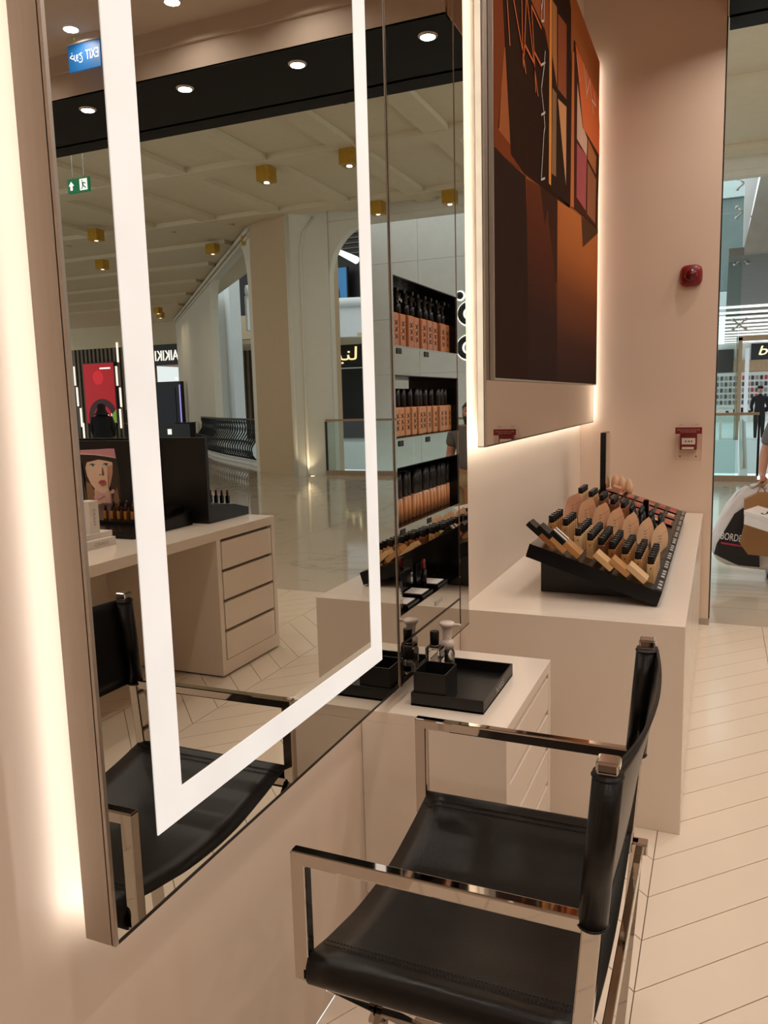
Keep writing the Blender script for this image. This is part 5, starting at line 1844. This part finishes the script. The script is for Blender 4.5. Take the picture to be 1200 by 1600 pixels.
hand(t, (X0 - 0.262, Y0 - 0.165, 0.925), M['skin'])
hand(t, (X0 + 0.215, Y0 - 0.155, 0.955), M['skin'])

# plastic bag hanging from the hand
HX, HY, HZ = X0 - 0.262, Y0 - 0.205, 0.865
t = thing('shopping_bag', 'white plastic bag with a big black panel and white lettering', 'bag', (1.0, 7.55, 0.12))
rows = [(0.118, -0.10, 0.31, 0.045), (0.16, -0.172, 0.33, 0.075), (0.28, -0.225, 0.34, 0.085), (0.42, -0.21, 0.34, 0.085), (0.55, -0.165, 0.33, 0.075), (0.68, -0.10, 0.30, 0.055), (0.78, -0.03, 0.26, 0.035), (0.84, 0.05, 0.20, 0.02)]
BXC, BYC = 1.02, 7.52
mb = MB(M['bag_white'])
rings = []
for z, xl, xr, dp in rows:
    ring = []
    for k in range(28):
        a = 2 * PI * k / 28
        ca, sa = math.cos(a), math.sin(a)
        ex = math.copysign(abs(ca) ** 0.55, ca)
        ey = math.copysign(abs(sa) ** 0.55, sa)
        x = BXC + (xl + xr) / 2 + (xr - xl) / 2 * ex + 0.006 * math.sin(5 * a + z * 20)
        zz = z + 0.02 * ex * (-1 if z < 0.2 else 0)
        ring.append(mb.bm.verts.new((x, BYC + dp * ey + 0.008 * math.sin(7 * a + z * 31), zz)))
    rings.append(ring)
for A_, B_ in zip(rings, rings[1:]):
    for k in range(28):
        f = mb.bm.faces.new((A_[k], A_[(k + 1) % 28], B_[(k + 1) % 28], B_[k]))
        f.smooth = True
mb.bm.faces.new(rings[0][::-1])
obj('bag', mb, t)
bp2 = [(0.83, 0.235), (1.03, 0.145), (1.20, 0.135), (1.19, 0.30), (1.165, 0.50), (1.15, 0.66), (1.10, 0.69), (0.985, 0.60), (0.915, 0.46), (0.85, 0.33)]
def front_y(x, z):
    for (r0, r1) in zip(rows, rows[1:]):
        if r0[0] <= z <= r1[0]:
            u = (z - r0[0]) / (r1[0] - r0[0])
            xl, xr, dp = [r0[i] * (1 - u) + r1[i] * u for i in (1, 2, 3)]
            c_ = min(0.999, abs((x - BXC - (xl + xr) / 2) / ((xr - xl) / 2)))
            ca = c_ ** (1 / 0.55)
            return BYC - dp * (math.sqrt(max(0, 1 - ca * ca)) ** 0.55) - 0.012
    return BYC - 0.08
mb = MB(M['bag_black'])
me_ = bmesh.new()
f = mb.face([(x, 0, z) for x, z in bp2])
bmesh.ops.triangulate(mb.bm, faces=[f])
bmesh.ops.subdivide_edges(mb.bm, edges=mb.bm.edges[:], cuts=5, use_grid_fill=True)
for v in mb.bm.verts:
    v.co.y = front_y(v.co.x, v.co.z)
obj('printed_panel', mb, t, label='black printed panel of the bag')
lt = place_text('lettering', 'BORDERS', M['white_print'], (0.995, BYC - 0.113, 0.395), (0, -1, 0), t, width=0.225, height=0.062, depth=0.0005, spin=-0.13)
mb = MB(M['pink'])
mb.face([(0.885, BYC - 0.107, 0.352), (1.22, BYC - 0.107, 0.308), (1.22, BYC - 0.107, 0.292), (0.885, BYC - 0.107, 0.336)])
obj('pink_line', mb, t)
mb = MB(M['bag_white'])
for s_ in (-1, 1):
    mb.tube([(BXC + 0.09, BYC + s_ * 0.02, 0.83), (HX - 0.04, HY + 0.01 * s_, 0.85), (HX, HY, HZ + 0.01), (HX + 0.03, HY + 0.01 * s_, 0.84), (BXC + 0.19, BYC + s_ * 0.02, 0.82)], [0.02, 0.014, 0.009, 0.014, 0.02], 8)
obj('handles', mb, t, kind='stuff')
# white gift box and kraft bag in front of the plastic bag
t = thing('kraft_bag', 'brown kraft paper bag squeezed behind the white box', 'bag', (1.2, 7.36, 0.3))
mb = MB(M['kraft'])
mb.prism([(1.035, 0.36), (1.10, 0.27), (1.42, 0.25), (1.42, 0.80), (1.16, 0.80), (1.055, 0.74), (1.06, 0.50)], 7.31, 7.40, 'y')
obj('bag', mb, t)
mb = MB(M['kraft'])
mb.tube([(1.15, 7.35, 0.79), (1.19, 7.40, 0.86), (1.225, 7.37, 0.79)], 0.006, 6)
obj('handle', mb, t)
t = thing('gift_box', 'white lidded box with black script lettering carried by the person', 'box', (1.25, 7.20, 0.5))
T_ = Matrix.Translation((1.055, 7.16, 0.60)) @ Matrix.Rotation(0.22, 4, 'X') @ Matrix.Rotation(-0.72, 4, 'Z') @ Matrix.Translation((-1.08, -7.19, -0.57))
mb = MB(M['card_white']); mb.box(1.08, 1.45, 7.19, 7.35, 0.52, 0.61, 0.003)
me = mb.mesh('base'); me.transform(T_)
obj('base', me, t)
mb = MB(M['card_white']); mb.box(1.076, 1.454, 7.186, 7.354, 0.61, 0.645, 0.003)
me = mb.mesh('lid'); me.transform(T_)
obj('lid', me, t)
me = text_mesh('lettering', 'S', M['ink'], 0.05, 0.11, 0.0005, 0.2)
me.transform(T_ @ Matrix.Translation((1.235, 7.27, 0.646)))
obj('lettering', me, t)


def robed(x, y, hgt, label, yaw, name='person'):
    t = thing(name, label, 'person', (x, y, 0))
    mb = MB(M['cloth_black'])
    s_ = hgt / 1.7
    mb.lathe([(0.30, 0.0), (0.285, 0.15), (0.25, 0.5), (0.235, 0.85), (0.24, 1.05), (0.25, 1.22), (0.225, 1.34), (0.13, 1.42), (0.09, 1.45)], (0, 0, 0), 20, sy=0.72)
    me = mb.mesh('robe'); me.transform(Matrix.Translation((x, y, 0)) @ Matrix.Rotation(yaw, 4, 'Z') @ Matrix.Diagonal((s_, s_, s_, 1)))
    obj('robe', me, t)
    for sd in (-1, 1):
        mb = MB(M['cloth_black'])
        mb.tube([(sd * 0.19, 0, 1.35), (sd * 0.27, 0.02, 1.08), (sd * 0.22, -0.14, 0.88)], [0.075, 0.07, 0.075], 10)
        mb2 = MB(M['skin'])
        mb2.sphere((sd * 0.21, -0.18, 0.86), 0.042, 10, sz=1.2)
        for mm, nm in ((mb, 'sleeve'), (mb2, 'hand')):
            me = mm.mesh(nm); me.transform(Matrix.Translation((x, y, 0)) @ Matrix.Rotation(yaw, 4, 'Z') @ Matrix.Diagonal((s_, s_, s_, 1)))
            obj(nm, me, t)
    hd = head_parts(t, (x, y, 1.575 * s_), M['skin'], None, 0.22 * s_, False, yaw)
    mb = MB(M['cloth_black'])
    mb.lathe([(0.20, -0.16), (0.14, -0.10), (0.105, -0.02), (0.108, 0.05), (0.085, 0.11), (0.001, 0.135)], (0, 0.018, 0), 18, cap=False, sy=1.12)
    for v in mb.bm.verts:
        if v.co.y < -0.045 and -0.075 < v.co.z < 0.075:
            v.co.y = -0.045
    me = mb.mesh('head_scarf'); me.transform(Matrix.Translation((x, y, 1.575 * s_)) @ Matrix.Rotation(yaw, 4, 'Z') @ Matrix.Diagonal((s_, s_, s_, 1)))
    obj('head_scarf', me, t)
    return t


robed(14.7, 17.0, 1.78, 'person in a long black robe and head scarf walking before the red screen', 2.6)
robed(26.0, 31.2, 1.75, 'farther person in a long black robe at the right of the red screen', 0.6)

# ================================================================== VIEW PAST THE FRONT WALL
m = MB(M['slat'])
m.box(-3, 3.2, 17.0, 17.25, 4.32, 6.0)
m2 = MB(mat('grey_soffit', (120, 116, 108), 0.7))
m2.box(0.9, 3.2, 17.25, 47.8, 4.25, 4.4)
sof = struct('ceiling_gallery', m2)
m3 = MB(mat('grey_header', (150, 146, 136), 0.7))
m3.prism([(1.47, 6.0), (3.2, 6.0), (3.2, 4.25), (1.17, 4.25), (1.17, 4.40)], 17.05, 17.25, 'y')
struct('wall_header', m3)
m3 = MB(M['fascia'])
m3.prism([(1.13, 6.3), (1.47, 6.3), (1.175, 4.40), (1.15, 4.40)], 17.3, 17.5, 'y')
struct('trim_7', m3)
t = thing('glass_curtain', 'tall greenish glass wall with steel spider fittings beyond the railing', 'glass wall', (0.6, 18, 0))
for k, (a, b) in enumerate(((-1.9, -0.4), (-0.39, 1.13))):
    for z0, z1 in ((-0.3, 3.0), (3.01, 5.2), (5.21, 7.4)):
        obj('pane', MB(M['green_glass_b']).box(a, b, 18.0, 18.02, z0, z1), t)
obj('fin', MB(M['green_glass_b']).box(1.13, 1.15, 17.9, 18.4, -0.3, 7.4), t)
for z in (5.75, 5.2, 4.3, 3.0):
    sf_ = MB(M['brushed'])
    for dx, dz in ((-0.12, 0.1), (0.12, 0.1), (-0.12, -0.1), (0.12, -0.1)):
        sf_.tube([(1.14, 17.95, z), (1.14 + dx, 17.97, z + dz)], 0.018, 6)
        sf_.sphere((1.14 + dx, 17.97, z + dz), 0.035, 8)
    obj('spider_fitting', sf_, t)
# skylight dome edge and upper gallery seen at the top
m = MB(M['fascia'])
m.box(-3, 1.3, 24, 24.3, 6.8, 7.25)
struct('trim_8', m)
m = MB(mat('grey_gallery', (132, 140, 138), 0.6))
m.box(-3, 1.3, 24.1, 24.4, 4.4, 6.78)
struct('wall_gallery', m)
# far shop with linear lights
lt = thing('linear_lights', 'row of parallel white light lines under the far gallery ceiling', 'ceiling light', (1.5, 36, 4.2))
for k in range(11):
    y = 27.0 + k * 1.9
    obj('light_line', MB(M['tube']).box(-2.5, 3.4, y, y + 0.28, 4.20, 4.245), lt)
m = MB(M['stone'])
m.box(-4, 8, 48, 48.2, 0, 4.25)
fw = struct('wall_far_shop', m)
t = thing('far_shop_sign', 'black fascia with cream italic letters over the far white shop', 'sign', (3, 47.9, 3.8))
obj('fascia', MB(M['dark']).box(2.25, 6.5, 47.8, 47.95, 3.33, 4.2), t)
place_text('lettering', 'ba', M['sign_cream'], (3.05, 47.78, 3.82), (0, -1, 0), t, width=0.85, height=0.48, depth=0.01, shear=0.2)
obj('canopy', MB(M['wood']).box(1.4, 6.5, 47.7, 47.9, 2.72, 3.33), t)
obj('dark_band', MB(M['dark']).box(-3, 1.4, 47.8, 47.95, 2.7, 3.95), t)
PC = [(24, 22, 24), (30, 28, 30), (150, 30, 36), (120, 116, 114), (60, 58, 60)]
ci = 0
t = thing('accessory_wall', 'white display wall hung with small dark and red accessories', 'display wall', (2, 47.7, 0))
obj('back_board', MB(M['stone']).box(-2.5, 6.0, 47.88, 47.98, 0.8, 2.7), t)
for r_ in range(5):
    for k in range(13):
        x = 0.55 + k * 0.22
        col = PC[(k * 2 + r_ * 3) % 5] if x > 1.6 else PC[3 + (k + r_) % 2]
        key = 'accessory%d' % PC.index(col)
        if key not in M:
            M[key] = mat('accessory', col, 0.5)
        z = 2.28 - r_ * 0.33
        obj('accessory', MB(M[key]).box(x, x + 0.13, 47.80, 47.88, z, z + 0.22), t)
t = thing('display_table', 'white display table with small gadgets in front of the far shop', 'table', (2.0, 30.4, 0))
obj('tabletop', MB(M['card_white']).box(0.75, 2.9, 30.2, 31.0, 0.86, 0.92), t)
for x in (0.85, 2.8):
    obj('leg', MB(M['card_white']).box(x - 0.04, x + 0.04, 30.3, 30.9, 0.0, 0.86), t)
for k in range(7):
    c = thing('gadget', '%s small dark gadget from the left on the white display table' % ordn(k), 'gadget', (1.0 + k * 0.24, 30.4, 0.92), 'gadgets on the far display table')
    x = 1.0 + k * 0.24
    obj('body', MB(M['black_satin']).box(x, x + 0.10, 30.35, 30.45, 0.92, 1.0 + 0.05 * (k % 3), 0.01), c)
    obj('base', MB(M['card_white']).box(x - 0.02, x + 0.12, 30.33, 30.47, 0.92, 0.935), c)
t = thing('portal_frame', 'brown wooden door frame in front of the far white shop', 'frame', (1.35, 29.8, 0))
obj('post', MB(M['wood']).box(1.27, 1.45, 29.75, 29.9, 0, 3.46), t)
obj('beam', MB(M['wood']).box(1.27, 3.6, 29.75, 29.9, 3.36, 3.5), t)
obj('glass_edge', MB(M['fascia']).box(1.55, 1.68, 29.8, 29.85, 0.6, 3.1), t)
XS, YS = 2.06, 30.0
t = thing('person', 'shop assistant in a black cap and black top behind the display table', 'person', (XS, YS, 0))
hV = [(XS, YS, 0.95), (XS, YS, 1.15), (XS, YS, 1.42), (XS, YS, 1.5), (XS, YS, 1.58), (XS - 0.2, YS, 1.42), (XS - 0.26, YS, 1.15), (XS - 0.22, YS + 0.1, 0.95), (XS + 0.2, YS, 1.42), (XS + 0.26, YS, 1.15), (XS + 0.22, YS + 0.1, 0.95), (XS - 0.1, YS, 0.85), (XS - 0.11, YS, 0.45), (XS - 0.11, YS, 0.05), (XS + 0.1, YS, 0.85), (XS + 0.11, YS, 0.45), (XS + 0.11, YS, 0.05)]
hE = [(0, 1), (1, 2), (2, 3), (3, 4), (2, 5), (5, 6), (6, 7), (2, 8), (8, 9), (9, 10), (0, 11), (11, 12), (12, 13), (0, 14), (14, 15), (15, 16)]
obj('body', skin_mesh('body', hV, hE, [(0.17, 0.12), (0.16, 0.12), (0.15, 0.11), 0.06, 0.06, 0.075, 0.06, 0.045, 0.075, 0.06, 0.045, 0.1, 0.07, 0.05, 0.1, 0.07, 0.05], M['cloth_black'], 2, 0), t)
head_parts(t, (XS, YS, 1.70), M['skin'], M['hair'], 0.225, False, 0.2)
mb = MB(M['cloth_black'])
mb.lathe([(0.096, 0.0), (0.098, 0.05), (0.07, 0.09), (0.001, 0.10)], (XS, YS, 1.74), 16, sy=1.15)
mb.box(XS - 0.07, XS + 0.07, YS - 0.19, YS - 0.06, 1.745, 1.755, 0.004)
obj('cap', mb, t)
t = thing('escalator', 'white sided escalator rising in the void behind the glass railing', 'escalator', (1.4, 18.5, 0))
mb = MB(M['fascia'])
mb.prism([(16.9, -0.5), (16.9, 0.15), (19.4, 1.0), (19.4, 0.3)], 1.22, 1.36, 'x')
obj('side_panel', mb, t)
mb = MB(M['brushed'])
mb.tube([(1.29, 16.9, 0.16), (1.29, 19.4, 1.01)], 0.03, 8)
obj('handrail', mb, t)
